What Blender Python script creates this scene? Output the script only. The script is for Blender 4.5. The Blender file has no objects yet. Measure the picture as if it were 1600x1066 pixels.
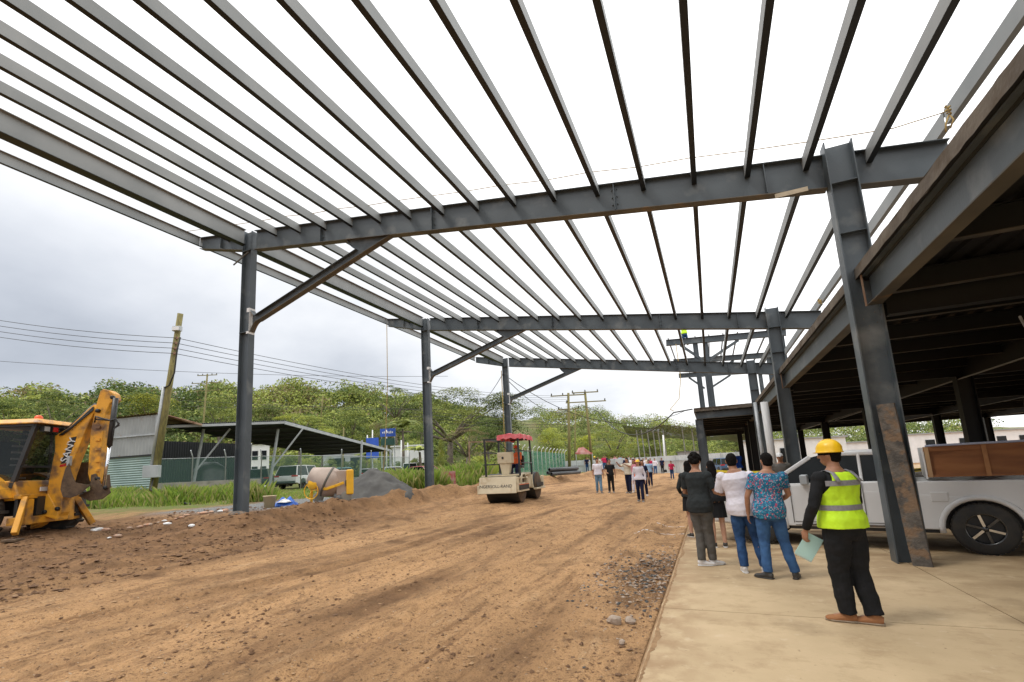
import bpy, bmesh, math, random
import numpy as np
from math import sin, cos, pi, radians, atan2, hypot, sqrt
from mathutils import Vector, Matrix, Euler
from mathutils import noise as mnoise
random.seed(7); rng = np.random.default_rng(7)
S = bpy.context.scene
COL = S.collection
# ------------------------------------------------------------------ camera
CF, CPX, CPY, CH = 746.4, 774.88, 614.45, 1.65
YAW, PIT, ROL = .4117, .1603, -.051
FW = Vector((-sin(YAW)*cos(PIT), cos(YAW)*cos(PIT), sin(PIT)))
_r = Vector((cos(YAW), sin(YAW), 0)); _u = _r.cross(FW)
RT = _r*cos(ROL) + _u*sin(ROL); UP = -_r*sin(ROL) + _u*cos(ROL)
EYE = Vector((0, 0, CH))
cd = bpy.data.cameras.new('camera'); cam = bpy.data.objects.new('camera', cd); COL.objects.link(cam)
cd.sensor_width = 36; cd.lens = 36*CF/1600; cd.shift_x = (800-CPX)/1600; cd.shift_y = (CPY-533)/1600
cd.clip_start = .05; cd.clip_end = 6000
cam.matrix_world = Matrix(((RT.x, UP.x, -FW.x, 0), (RT.y, UP.y, -FW.y, 0), (RT.z, UP.z, -FW.z, CH), (0, 0, 0, 1)))
S.camera = cam
S.render.resolution_x = 1024; S.render.resolution_y = 682
def ray(x, y): return FW + RT*((x-CPX)/CF) - UP*((y-CPY)/CF)
def atd(x, y, D): return EYE + ray(x, y)*D
def onz(x, y, z=0):
    d = ray(x, y); return EYE + d*((z-CH)/d.z)
def ony(x, y, Y):
    d = ray(x, y); return EYE + d*(Y/d.y)
# ------------------------------------------------------------------ light
SUN_EL, SUN_AZ = radians(58), radians(-125)      # azimuth from +Y towards +X
W = bpy.data.worlds.new('World'); S.world = W; W.use_nodes = True
nt = W.node_tree; N = nt.nodes; L = nt.links; N.clear()
def wn(t, **k):
    n = N.new(t)
    for a, b in k.items(): setattr(n, a, b)
    return n
out = wn('ShaderNodeOutputWorld'); bg = wn('ShaderNodeBackground'); bg.inputs[1].default_value = .1
sky = wn('ShaderNodeTexSky', sky_type='NISHITA', sun_disc=False, sun_elevation=SUN_EL, sun_rotation=SUN_AZ)
tc = wn('ShaderNodeTexCoord')
nrm = wn('ShaderNodeVectorMath', operation='NORMALIZE'); L.new(tc.outputs['Generated'], nrm.inputs[0])
sep = wn('ShaderNodeSeparateXYZ'); L.new(nrm.outputs[0], sep.inputs[0])
# project the direction on a cloud layer
def wm(op, a, b=None, c=None):
    n = wn('ShaderNodeMath', operation=op)
    for i, v in enumerate((a, b, c)):
        if v is None: continue
        if isinstance(v, (int, float)): n.inputs[i].default_value = v
        else: L.new(v, n.inputs[i])
    return n.outputs[0]
zc = wm('ADD', wm('MAXIMUM', sep.outputs[2], 0), .3)
cmb = wn('ShaderNodeCombineXYZ')
L.new(wm('DIVIDE', sep.outputs[0], zc), cmb.inputs[0]); L.new(wm('DIVIDE', sep.outputs[1], zc), cmb.inputs[1])
n1 = wn('ShaderNodeTexNoise'); n1.inputs['Scale'].default_value = 1.5; n1.inputs['Detail'].default_value = 6; n1.inputs['Roughness'].default_value = .52
L.new(cmb.outputs[0], n1.inputs['Vector'])
n2 = wn('ShaderNodeTexNoise'); n2.inputs['Scale'].default_value = .32; n2.inputs['Detail'].default_value = 3
L.new(cmb.outputs[0], n2.inputs['Vector'])
# brighter overhead and to the right, darker low on the left
dirn = wn('ShaderNodeVectorMath', operation='DOT_PRODUCT'); L.new(nrm.outputs[0], dirn.inputs[0]); dirn.inputs[1].default_value = (.34, .16, .93)
base = wn('ShaderNodeMapRange', interpolation_type='SMOOTHSTEP'); L.new(dirn.outputs['Value'], base.inputs[0])
base.inputs[1].default_value = -.1; base.inputs[2].default_value = .72; base.inputs[3].default_value = .5; base.inputs[4].default_value = 1.75
nz = wm('ADD', wm('MULTIPLY', wm('SUBTRACT', n1.outputs[0], .5), 1.0), wm('MULTIPLY', wm('SUBTRACT', n2.outputs[0], .5), .8))
lum = wm('MULTIPLY', base.outputs[0], wm('ADD', 1.0, wm('MULTIPLY', nz, .95)))
ramp = wn('ShaderNodeMix', data_type='RGBA')
fr = wn('ShaderNodeMapRange'); L.new(lum, fr.inputs[0]); fr.inputs[1].default_value = .45; fr.inputs[2].default_value = 1.0
L.new(fr.outputs[0], ramp.inputs['Factor']); ramp.inputs['A'].default_value = (.9, .97, 1.1, 1); ramp.inputs['B'].default_value = (1, 1, 1.0, 1)
mul = wn('ShaderNodeVectorMath', operation='SCALE'); L.new(ramp.outputs['Result'], mul.inputs[0]); L.new(wm('MULTIPLY', lum, 10), mul.inputs['Scale'])
mx = wn('ShaderNodeMix', data_type='RGBA'); mx.inputs['Factor'].default_value = .92
L.new(sky.outputs[0], mx.inputs['A']); L.new(mul.outputs[0], mx.inputs['B'])
L.new(mx.outputs['Result'], bg.inputs[0]); L.new(bg.outputs[0], out.inputs[0])
sl = bpy.data.lights.new('sun', 'SUN'); sl.energy = 1.3; sl.angle = radians(12); sl.color = (1, .96, .9)
so = bpy.data.objects.new('sun', sl); COL.objects.link(so)
sd = Vector((sin(SUN_AZ)*cos(SUN_EL), cos(SUN_AZ)*cos(SUN_EL), sin(SUN_EL)))
so.rotation_euler = sd.to_track_quat('Z', 'Y').to_euler()
S.view_settings.view_transform = 'Standard'; S.view_settings.look = 'None'; S.view_settings.exposure = .28; S.view_settings.gamma = 1
# ------------------------------------------------------------------ materials
def mat(name, c1, c2=None, scale=3, rough=.8, metal=0, bump=0, bscale=None, spec=.5, detail=5, c3=None, s3=1, thr=(.45, .6), trans=0, vary=0, stretch=None):
    m = bpy.data.materials.new(name); m.use_nodes = True
    n = m.node_tree.nodes; l = m.node_tree.links; b = n['Principled BSDF']
    b.inputs['Roughness'].default_value = rough; b.inputs['Metallic'].default_value = metal
    b.inputs['Specular IOR Level'].default_value = spec
    t = n.new('ShaderNodeTexCoord'); src = t.outputs['Object']
    if stretch:
        mp = n.new('ShaderNodeMapping'); mp.inputs['Scale'].default_value = stretch; l.new(src, mp.inputs[0]); src = mp.outputs[0]
    def nz(s, d=detail):
        q = n.new('ShaderNodeTexNoise'); q.inputs['Scale'].default_value = s; q.inputs['Detail'].default_value = d
        l.new(src, q.inputs['Vector']); return q.outputs[0]
    def rng_(o, a, z):
        q = n.new('ShaderNodeMapRange'); l.new(o, q.inputs[0]); q.inputs[1].default_value = a; q.inputs[2].default_value = z; return q.outputs[0]
    c2 = c2 or tuple(x*.82 for x in c1)
    mx_ = n.new('ShaderNodeMix'); mx_.data_type = 'RGBA'; mx_.inputs['A'].default_value = (*c1, 1); mx_.inputs['B'].default_value = (*c2, 1)
    l.new(rng_(nz(scale), .35, .65), mx_.inputs['Factor']); col = mx_.outputs['Result']
    if c3:
        m3 = n.new('ShaderNodeMix'); m3.data_type = 'RGBA'; m3.inputs['B'].default_value = (*c3, 1); l.new(col, m3.inputs['A'])
        l.new(rng_(nz(s3, 8), *thr), m3.inputs['Factor']); col = m3.outputs['Result']
    if vary:
        oi = n.new('ShaderNodeObjectInfo'); hs = n.new('ShaderNodeHueSaturation'); l.new(col, hs.inputs['Color'])
        q = n.new('ShaderNodeMapRange'); l.new(oi.outputs['Random'], q.inputs[0]); q.inputs[3].default_value = 1-vary; q.inputs[4].default_value = 1+vary
        l.new(q.outputs[0], hs.inputs['Value']); col = hs.outputs['Color']
    l.new(col, b.inputs['Base Color'])
    if bump:
        bp = n.new('ShaderNodeBump'); bp.inputs['Strength'].default_value = bump; bp.inputs['Distance'].default_value = .02
        l.new(nz(bscale or scale*4, 6), bp.inputs['Height']); l.new(bp.outputs[0], b.inputs['Normal'])
    if trans:
        tr = n.new('ShaderNodeBsdfTranslucent'); l.new(col, tr.inputs[0]); ms = n.new('ShaderNodeMixShader'); ms.inputs[0].default_value = trans
        l.new(b.outputs[0], ms.inputs[1]); l.new(tr.outputs[0], ms.inputs[2]); l.new(ms.outputs[0], n['Material Output'].inputs[0])
    return m
def glassy(name, c, alpha=.45, rough=.05):
    m = bpy.data.materials.new(name); m.use_nodes = True; n = m.node_tree.nodes; l = m.node_tree.links; b = n['Principled BSDF']
    b.inputs['Base Color'].default_value = (*c, 1); b.inputs['Roughness'].default_value = rough
    t = n.new('ShaderNodeBsdfTransparent'); ms = n.new('ShaderNodeMixShader'); ms.inputs[0].default_value = alpha
    l.new(t.outputs[0], ms.inputs[1]); l.new(b.outputs[0], ms.inputs[2]); l.new(ms.outputs[0], n['Material Output'].inputs[0]); return m
M = {}
M['steel'] = mat('grey_painted_steel', (.082, .1, .112), (.058, .072, .082), 1.1, .42, 0, .08, 30, .5, c3=(.21, .22, .215), s3=1.6, thr=(.56, .8))
M['purlin'] = mat('grey_primer_steel', (.27, .28, .275), (.2, .212, .21), .8, .55)
M['flange'] = mat('weathered_steel_underside', (.12, .108, .085), (.07, .066, .056), 1.2, .6, c3=(.2, .12, .05), s3=2.5, thr=(.6, .75))
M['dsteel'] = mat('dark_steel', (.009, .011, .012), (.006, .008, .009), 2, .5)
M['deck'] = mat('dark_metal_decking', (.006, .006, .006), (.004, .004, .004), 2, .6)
M['lip'] = mat('lit_joist_flange', (.1, .09, .075), (.03, .03, .028), 1.5, .5)  # lighter tone paints the light caught on lower flanges of joists and girders
M['conc'] = mat('stained_concrete_edge', (.2, .17, .135), (.12, .1, .08), 1.4, .9, 0, .6, 14, c3=(.1, .075, .05), s3=3, thr=(.5, .65))
M['mortar'] = mat('mortar_spatter', (.17, .145, .12), (.06, .055, .05), 5, .9, 0, .8, 24, c3=(.2, .13, .08), s3=7, thr=(.5, .62))
M['yellow'] = mat('machine_yellow_paint', (.75, .36, .03), (.62, .28, .02), 2, .4, c3=(.16, .085, .042), s3=3.2, thr=(.46, .66))
M['mud'] = mat('dried_mud', (.13, .085, .05), (.07, .045, .03), 6, .95, 0, .6, 20)
M['rubber'] = mat('rubber', (.03, .03, .03), (.045, .04, .035), 8, .85, 0, .2, 30)
M['black'] = mat('black_paint', (.018, .019, .02), (.03, .03, .03), 4, .45)
M['darkrim'] = mat('dark_alloy', (.12, .12, .12), (.07, .07, .07), 5, .25, .8)
M['chrome'] = mat('chrome', (.75, .76, .78), None, 5, .15, 1)
M['cream'] = mat('cream_machine_paint', (.62, .54, .38), (.52, .44, .3), 2, .5, c3=(.36, .25, .14), s3=3, thr=(.55, .8))
M['redcloth'] = mat('faded_red_tarpaulin', (.6, .06, .08), (.66, .2, .22), 2.2, .8, 0, .4, 9)
M['white'] = mat('white_paint', (.74, .74, .73), (.66, .66, .65), 1.2, .35)
M['truck'] = mat('white_car_paint_with_mud', (.66, .66, .66), (.6, .6, .6), .8, .28, c3=(.38, .26, .15), s3=1.7, thr=(.62, .85))
M['glass'] = mat('dark_glass', (.006, .008, .009), None, 1, .12, 0, spec=.22)
M['cabglass'] = glassy('cab_glass', (.008, .012, .01), .72)
M['orange'] = mat('orange_plastic', (.85, .12, .02), None, 4, .4)
M['hiviz'] = mat('hi_viz_yellow', (.62, .95, .02), (.52, .8, .02), 5, .7, 0, .25, 18)
M['reflect'] = mat('reflective_tape', (.27, .26, .27), (.2, .2, .21), 40, .45)
M['helmet'] = mat('yellow_helmet', (.88, .55, .01), (.85, .5, .01), 1.5, .32)
M['skin'] = mat('skin', (.38, .19, .11), (.32, .15, .085), 9, .55, vary=.0)
M['skinl'] = mat('light_skin', (.55, .32, .22), (.48, .26, .17), 9, .55)
M['hair'] = mat('black_hair', (.006, .005, .005), (.011, .009, .008), 60, .85, 0, .6, 90, .12)
M['woodpole'] = mat('weathered_wood_pole', (.25, .22, .08), (.15, .13, .06), 2.5, .9, 0, .4, 12, stretch=(6, 6, .6))
M['wood'] = mat('brown_plywood', (.33, .13, .04), (.2, .07, .02), 1.2, .6, stretch=(1, 1, 5))
M['woodl'] = mat('raw_timber', (.5, .32, .17), (.38, .23, .12), 3, .8)
M['galv'] = mat('galvanised_metal', (.42, .44, .45), (.33, .35, .36), 2, .45, .2, .1, 20)
M['corrg'] = mat('grey_corrugated_sheet', (.3, .31, .31), (.24, .25, .25), .8, .55, c3=(.2, .12, .07), s3=1.5, thr=(.65, .8))
M['corrgreen'] = mat('green_grey_corrugated_sheet', (.28, .36, .34), (.2, .28, .26), .8, .55, c3=(.2, .14, .09), s3=1.4, thr=(.62, .8))
M['rust'] = mat('rusty_roof_sheet', (.36, .25, .17), (.2, .1, .06), 1.6, .8, 0, .1)
M['cwall'] = mat('old_concrete', (.33, .31, .26), (.22, .21, .18), 1.2, .95, 0, .4, 15, c3=(.14, .15, .1), s3=1.5, thr=(.6, .75))
M['sand'] = mat('dark_grey_sand', (.095, .092, .085), (.065, .063, .06), 2.2, .95, 0, .7, 25)
M['tyre'] = mat('muddy_tyre', (.03, .03, .03), (.05, .043, .035), 6, .85, 0, .2, 40, c3=(.2, .15, .1), s3=2, thr=(.6, .8))
M['bark'] = mat('bark', (.17, .14, .11), (.1, .08, .06), 3, .95)
M['pipe'] = mat('grey_pipe', (.09, .095, .1), (.06, .065, .07), 3, .5)
M['net'] = glassy('shade_net', (.06, .065, .07), .72, .9)
M['greennet'] = glassy('green_shade_net', (.035, .21, .16), .62, .9)
M['mesh'] = glassy('chain_link', (.16, .3, .25), .2, .8)
M['tapey'] = mat('yellow_tape', (.85, .68, .03), None, 2, .5)
M['blue'] = mat('blue_plastic_sheet', (.03, .14, .55), (.02, .1, .42), 4, .5)
M['redboard'] = mat('worn_red_board', (.4, .07, .06), (.5, .3, .28), 4, .8)
M['wire'] = mat('cable_black', (.03, .03, .03), None, 2, .6)
M['rope'] = mat('rope', (.45, .33, .12), (.3, .2, .08), 30, .9)
M['taillight'] = mat('red_lamp_lens', (.45, .01, .01), None, 4, .2)
M['headlamp'] = mat('clear_lamp_lens', (.7, .72, .74), (.5, .52, .55), 9, .15)
def cloth(name, c, c2=None, **k): 
    return mat(name, c, c2, k.pop('scale', 6), k.pop('rough', .9), 0, k.pop('bump', .3), k.pop('bscale', 12), .2, **k)
# ------------------------------------------------------------------ mesh builder
class MB:
    def __init__(s, m=None, smooth=False): s.v = []; s.f = []; s.mi = []; s.sm = []; s.ms = []; s.smooth = smooth; s.use(m or M['steel'])
    def use(s, m, smooth=None):
        if m not in s.ms: s.ms.append(m)
        s.cur = s.ms.index(m)
        if smooth is not None: s.smooth = smooth
        return s
    def add(s, vs, fs, smooth=None):
        o = len(s.v); s.v += [tuple(v) for v in vs]; s.f += [tuple(i+o for i in f) for f in fs]
        s.mi += [s.cur]*len(fs); s.sm += [s.smooth if smooth is None else smooth]*len(fs); return s
    def hexa(s, c):  # 8 corners: bottom 4 ccw, top 4
        return s.add(c, [(3, 2, 1, 0), (4, 5, 6, 7), (0, 1, 5, 4), (1, 2, 6, 5), (2, 3, 7, 6), (3, 0, 4, 7)], False)
    def box(s, a, b):
        x0, y0, z0 = [min(p, q) for p, q in zip(a, b)]; x1, y1, z1 = [max(p, q) for p, q in zip(a, b)]
        return s.hexa([(x0, y0, z0), (x1, y0, z0), (x1, y1, z0), (x0, y1, z0), (x0, y0, z1), (x1, y0, z1), (x1, y1, z1), (x0, y1, z1)])
    def obox(s, c, ax, ay, az, h):  # centre, axes, half sizes
        c = Vector(c); X = Vector(ax)*h[0]; Y = Vector(ay)*h[1]; Z = Vector(az)*h[2]
        return s.hexa([c-X-Y-Z, c+X-Y-Z, c+X+Y-Z, c-X+Y-Z, c-X-Y+Z, c+X-Y+Z, c+X+Y+Z, c-X+Y+Z])
    def bar(s, p, q, w, h, up=(0, 0, 1)):  # rectangular bar p->q
        p = Vector(p); q = Vector(q); d = (q-p).normalized(); u = Vector(up); sd_ = d.cross(u)
        if sd_.length < 1e-4: sd_ = d.cross(Vector((1, 0, 0)))
        sd_.normalize(); u = sd_.cross(d)
        return s.obox((p+q)/2, d, sd_, u, ((q-p).length/2, w/2, h/2))
    def ibeam(s, p, q, depth, width, tf, tw, web, low=None):  # web: direction of the depth axis
        low = low or s.ms[s.cur]; base = s.ms[s.cur]
        p = Vector(p); q = Vector(q); d = (q-p).normalized(); u = Vector(web); u = (u-d*u.dot(d)).normalized(); w = d.cross(u)
        ln = (q-p).length/2; c = (p+q)/2
        s.obox(c, d, w, u, (ln, tw/2, depth/2-tf)); s.obox(c+u*(depth/2-tf/2), d, w, u, (ln, width/2, tf/2))
        s.use(low); s.obox(c-u*(depth/2-tf/2), d, w, u, (ln, width/2, tf/2)); s.use(base); return s
    def prism(s, poly, n, t, smooth=False):  # polygon of 3d points, extruded t along n, centred
        n = Vector(n).normalized()*t/2; k = len(poly); A = [Vector(p)-n for p in poly]; B = [Vector(p)+n for p in poly]
        return s.add(A+B, [tuple(range(k))[::-1], tuple(range(k, 2*k))]+[(i, (i+1) % k, k+(i+1) % k, k+i) for i in range(k)], smooth)
    def loft(s, pts, rad, seg=12, up=None, smooth=True, cap=True):
        pts = [Vector(p) for p in pts]; n = len(pts); vs = []; fs = []; pu = None
        for i, p in enumerate(pts):
            d = (pts[min(i+1, n-1)]-pts[max(i-1, 0)]).normalized()
            u = Vector(up) if up else (pu if pu else (Vector((0, 1, 0)) if abs(d.y) < .9 else Vector((1, 0, 0))))
            u = (u-d*u.dot(d))
            if u.length < 1e-5: u = Vector((1, .01, 0)); u = u-d*u.dot(d)
            u.normalize(); pu = u; sd_ = d.cross(u); r = rad[i] if isinstance(rad, (list, tuple)) else rad
            ra, rb = r if isinstance(r, (list, tuple)) else (r, r)     # ra: side, rb: along up
            for k in range(seg): a = 2*pi*k/seg; vs.append(p+sd_*(cos(a)*ra)+u*(sin(a)*rb))
        for i in range(n-1):
            for k in range(seg): fs.append((i*seg+k, i*seg+(k+1) % seg, (i+1)*seg+(k+1) % seg, (i+1)*seg+k))
        s.add(vs, fs, smooth)
        if cap:
            o = len(s.v)-len(vs); s.f += [tuple(o+k for k in range(seg))[::-1], tuple(o+(n-1)*seg+k for k in range(seg))]; s.mi += [s.cur]*2; s.sm += [False]*2
        return s
    def tube(s, pts, r, seg=8): return s.loft(pts, r, seg)
    def ball(s, c, r, seg=14, rings=9, R=None, smooth=True):
        rx, ry, rz = r if isinstance(r, (list, tuple)) else (r, r, r); vs = []; fs = []
        R = R or Matrix.Identity(3); c = Vector(c)
        for i in range(1, rings):
            a = pi*i/rings
            for k in range(seg): b = 2*pi*k/seg; vs.append(c+R@Vector((rx*sin(a)*cos(b), ry*sin(a)*sin(b), rz*cos(a))))
        vs += [c+R@Vector((0, 0, rz)), c+R@Vector((0, 0, -rz))]; T = len(vs)-2
        for i in range(rings-2):
            for k in range(seg): fs.append((i*seg+k, (i+1)*seg+k, (i+1)*seg+(k+1) % seg, i*seg+(k+1) % seg))
        for k in range(seg): fs += [(T, k, (k+1) % seg), (T+1, (rings-2)*seg+(k+1) % seg, (rings-2)*seg+k)]
        return s.add(vs, fs, smooth)
    def lathe(s, prof, c, ax=(0, 0, 1), seg=24, smooth=True):  # prof: (radius, height along ax)
        ax = Vector(ax).normalized(); a = ax.orthogonal().normalized(); b = ax.cross(a); c = Vector(c); vs = []; fs = []; n = len(prof)
        for r, h in prof:
            for k in range(seg): t = 2*pi*k/seg; vs.append(c+ax*h+(a*cos(t)+b*sin(t))*max(r, 1e-4))
        for i in range(n-1):
            for k in range(seg): fs.append((i*seg+k, i*seg+(k+1) % seg, (i+1)*seg+(k+1) % seg, (i+1)*seg+k))
        s.add(vs, fs, smooth); return s
    def build(s, name, parent=None, bevel=0, loose=None):
        me = bpy.data.meshes.new(name); vs = s.v
        if parent is not None and parent.name in WM:
            inv = WM[parent.name].inverted(); vs = [inv@Vector(v) for v in vs]
        me.from_pydata(vs, [], s.f); me.update()
        for m in s.ms: me.materials.append(m)
        me.polygons.foreach_set('material_index', s.mi); me.polygons.foreach_set('use_smooth', s.sm)
        bm = bmesh.new(); bm.from_mesh(me); bmesh.ops.recalc_face_normals(bm, faces=bm.faces[:]); bm.to_mesh(me); bm.free()
        o = bpy.data.objects.new(name, me); COL.objects.link(o)
        if parent is not None:
            o.parent = parent
            if parent.name in WM: WM[o.name] = WM[parent.name]
        if bevel:
            b = o.modifiers.new('bevel', 'BEVEL'); b.width = bevel; b.segments = 2; b.limit_method = 'ANGLE'
        return o
WM = {}
def tag(o, label, cat, group=None):
    o['label'] = label; o['category'] = cat
    if group: o['group'] = group
    return o
def thing(name, label, cat, loc=(0, 0, 0), rz=0, group=None):
    o = bpy.data.objects.new(name, None); COL.objects.link(o); o.empty_display_size = .2
    o.location = loc; o.rotation_euler = (0, 0, rz); tag(o, label, cat, group)
    WM[o.name] = Matrix.Translation(Vector(loc))@Matrix.Rotation(rz, 4, 'Z'); return o
def local(root): WM.pop(root.name, None)   # children are then given in the root's own space
def kind(o, k='structure'): o['kind'] = k; return o
def nmesh(name, V, Fc, mats, parent=None, mi=None, smooth=False, attr=None):
    me = bpy.data.meshes.new(name); V = np.asarray(V, np.float32); Fc = np.asarray(Fc, np.int32); k = Fc.shape[1]
    me.vertices.add(len(V)); me.vertices.foreach_set('co', V.ravel()); me.loops.add(Fc.size); me.loops.foreach_set('vertex_index', Fc.ravel())
    me.polygons.add(len(Fc)); me.polygons.foreach_set('loop_start', np.arange(0, Fc.size, k, dtype=np.int32))
    try: me.polygons.foreach_set('loop_total', np.full(len(Fc), k, np.int32))
    except Exception: pass
    for m in mats: me.materials.append(m)
    if mi is not None: me.polygons.foreach_set('material_index', np.asarray(mi, np.int32))
    me.polygons.foreach_set('use_smooth', np.full(len(Fc), smooth)); me.update(calc_edges=True)
    if attr is not None:
        a = me.color_attributes.new('zone', 'FLOAT_COLOR', 'POINT'); a.data.foreach_set('color', np.asarray(attr, np.float32).ravel())
    if name is None: return me
    o = bpy.data.objects.new(name, me); COL.objects.link(o)
    if parent is not None: o.parent = parent
    return o
def copytree(o, loc=None, rz=None, label=None, group=None):
    c = o.copy(); COL.objects.link(c)
    if loc is not None: c.location = loc
    if rz is not None: c.rotation_euler = (0, 0, rz)
    if label: c['label'] = label
    if group: c['group'] = group
    for ch in o.children:
        d = ch.copy(); COL.objects.link(d); d.parent = c
        for g in ch.children: e = g.copy(); COL.objects.link(e); e.parent = d
    return c
def text(body, name, m, loc, ax, ay, size, parent, depth=.003):   # ax: reading direction, ay: up direction
    cu = bpy.data.curves.new(name, 'FONT'); cu.body = body; cu.size = size; cu.extrude = depth; cu.align_x = 'CENTER'; cu.align_y = 'CENTER'
    t = bpy.data.objects.new(name, cu); me = bpy.data.meshes.new_from_object(t); bpy.data.objects.remove(t)
    ax = Vector(ax).normalized(); ay = Vector(ay).normalized(); az = ax.cross(ay)
    mw = Matrix(((ax.x, ay.x, az.x, loc[0]), (ax.y, ay.y, az.y, loc[1]), (ax.z, ay.z, az.z, loc[2]), (0, 0, 0, 1)))
    if parent is not None and parent.name in WM: mw = WM[parent.name].inverted()@mw
    me.transform(mw); me.materials.clear(); me.materials.append(m)
    o = bpy.data.objects.new(name, me); COL.objects.link(o); o.parent = parent; return o
# ------------------------------------------------------------------ terrain
def sst(a, b, x): t = np.clip((x-a)/(b-a), 0, 1); return t*t*(3-2*t)
def gz(X, Y):
    X = np.asarray(X, float); Y = np.asarray(Y, float)
    z = -.03+.05*sst(-1, -4, X)*1+.10*sst(-3, -6, X)+.14*sst(-6, -8.2, X)+.18*sst(-8, -10.4, X)
    z = z+.04*sst(20, 45, Y)*sst(1, -3, X)+.05*sst(15, 19, Y)
    # raised gravel platform left of the road, with a bank of soil along it
    plat = sst(-10.45, -11.3, X)*sst(7.2, 9.2, Y+.12*(X+11))
    z = z+plat*(.86-z)
    far = sst(-11, -19, X); z = z+far*(.86-z)*(1-plat)+sst(-20, -28, X)*.2
    crest = np.exp(-((X+11.15+.25*np.sin(Y*.8))/.38)**2)*sst(9.6, 11, Y)*(1-sst(60, 75, Y))
    z = z+crest*(.09+.13*sst(14, 17, Y)+.05*np.sin(Y*1.7)+.05*np.sin(Y*4.1+1))
    return z
def g1(x, y): return float(gz(x, y))
# ------------------------------------------------------------------ ground sheet
def vnoise(x, y, seed=0):
    xi = np.floor(x).astype(np.int64); yi = np.floor(y).astype(np.int64); fx = x-xi; fy = y-yi
    def h(a, b):
        n = (a*374761393+b*668265263+seed*1442695) & 0x7fffffff; n = ((n ^ (n >> 13))*1274126177) & 0x7fffffff
        return ((n ^ (n >> 16)) & 0xffff)/65535.
    ux = fx*fx*(3-2*fx); uy = fy*fy*(3-2*fy)
    return (h(xi, yi)*(1-ux)+h(xi+1, yi)*ux)*(1-uy)+(h(xi, yi+1)*(1-ux)+h(xi+1, yi+1)*ux)*uy
def fbm(x, y, o=4, seed=0):
    s = 0; a = .5; t = 0
    for i in range(o): s = s+a*vnoise(x*2**i+i*17, y*2**i+i*31, seed+i); t += a; a *= .5
    return s/t
def relief(X, Y):
    """small shapes of the earth: wheel ruts along the road, clods, loose soil"""
    road = sst(-.75, -1.1, X)*(1-sst(-10.6, -11.2, X))
    bend = X+.35*np.sin(Y*.13)+2.2*np.exp(-((Y-1)/4.5)**2)*sst(-2, -9, X)
    rut = (fbm(bend*1.5, Y*.07, 3, 3)-.5)*.09+(fbm(bend*4.5, Y*.16, 3, 9)-.5)*.045+(fbm(bend*13, Y*.9, 3, 19)-.5)*.02
    rut = rut-.06*np.exp(-((X+1.9-.25*np.sin(Y*.4))/.16)**2)*sst(9, 13, Y)*(1-sst(24, 30, Y))+.07*np.exp(-((X+1.35-.25*np.sin(Y*.4))/.2)**2)*sst(9, 13, Y)*(1-sst(24, 30, Y))
    clod = np.maximum(fbm(X*7, Y*7, 3, 21)-.55, 0)*.1
    loose = sst(-7.5, -9.5, X)*(1-sst(-11.5, -12.5, X)*sst(8, 9.5, Y))
    rough = (fbm(X*2.2, Y*2.2, 4, 5)-.5)
    hgt = road*(rut+clod*.6)+loose*(rough*.12+clod*1.0)*(1-sst(16, 30, Y)*.6)
    for c_, w_ in ((-2.9, .17), (-4.6, .17), (-5.6, .2), (-7.3, .2), (-8.9, .16)):
        d_ = bend-c_-.12*np.sin(Y*.35+c_); m_ = np.exp(-(d_/w_)**4)*road*(1-sst(26, 40, Y))*sst(.35, .5, vnoise(X*.2+c_, Y*.22, 41)+.12)
        hgt = hgt-m_*.022+m_*.011*np.clip(1.6*np.sin(2*pi*(Y/.17+np.abs(d_)*2.6)), -1, 1)+.016*np.exp(-((np.abs(d_)-w_*1.25)/.05)**2)*road*sst(.35, .5, vnoise(X*.2+c_, Y*.22, 41)+.12)*(1-sst(26, 40, Y))
    side = sst(-10.5, -11, X)
    hgt = hgt+side*(rough*.1+clod*.5)
    grit = np.exp(-(((X+1.0)/.45)**2+((Y-7.9)/1.5)**2))
    hgt = hgt+grit*np.maximum(fbm(X*14, Y*14, 2, 8)-.45, 0)*.14
    hgt = hgt+sst(-.75, -1.0, X)*(fbm(X*18, Y*18, 3, 77)-.5)*.022
    return hgt, loose, clod, grit, bend, rough
az = np.concatenate([np.arange(-1.36, .72, .0031), np.arange(.72, 2*pi-1.36, .06)])
R_ = [1.2]
while R_[-1] < 95: R_.append(R_[-1]*1.0088+.001)
while R_[-1] < 4500: R_.append(R_[-1]*1.07)
R_ = np.array([0.05, .5]+R_)
A_, RR = np.meshgrid(az, R_); GX = RR*np.sin(A_); GY = RR*np.cos(A_)
hh, loose, clod, grit, bend, rough = relief(GX, GY)
fade = 1-sst(60, 90, RR)
GZ = gz(GX, GY)+hh*fade
# under the slab the ground stays below it
GZ = np.where((GX > -.73) & (GY < 17), -.12, GZ)
GZ = np.where((GX > -.73) & (GY >= 17) & (GX < 2.0), GZ*1, GZ)
GZ = np.where((GX >= 2.0), -.12, GZ)
GZ = np.where((GX > -.73) & (GX < 2.0) & (GY >= 17), .035+.03*(rough+.5)+np.where(GY > 24, .05, 0), GZ)
nA, nR = len(az), len(R_); I = np.arange(nR*nA).reshape(nR, nA)
a = I[:-1, :]; b = I[1:, :]; a2 = np.roll(a, -1, 1); b2 = np.roll(b, -1, 1)
Fq = np.stack([a, a2, b2, b], -1).reshape(-1, 4)
gravel = sst(-11.9, -12.3, GX)*sst(9.0, 10.2, GY+.8*(rough))*(1-sst(-15.5, -17.5, GX))*(1-sst(17, 19, GY))
grass = np.maximum(sst(-16, -18.5, GX+2*rough)*sst(8, 12, GY), sst(-11.9, -12.6, GX+rough)*sst(17.5, 19, GY))
grass = np.maximum(grass, sst(110, 140, GY))
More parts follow.
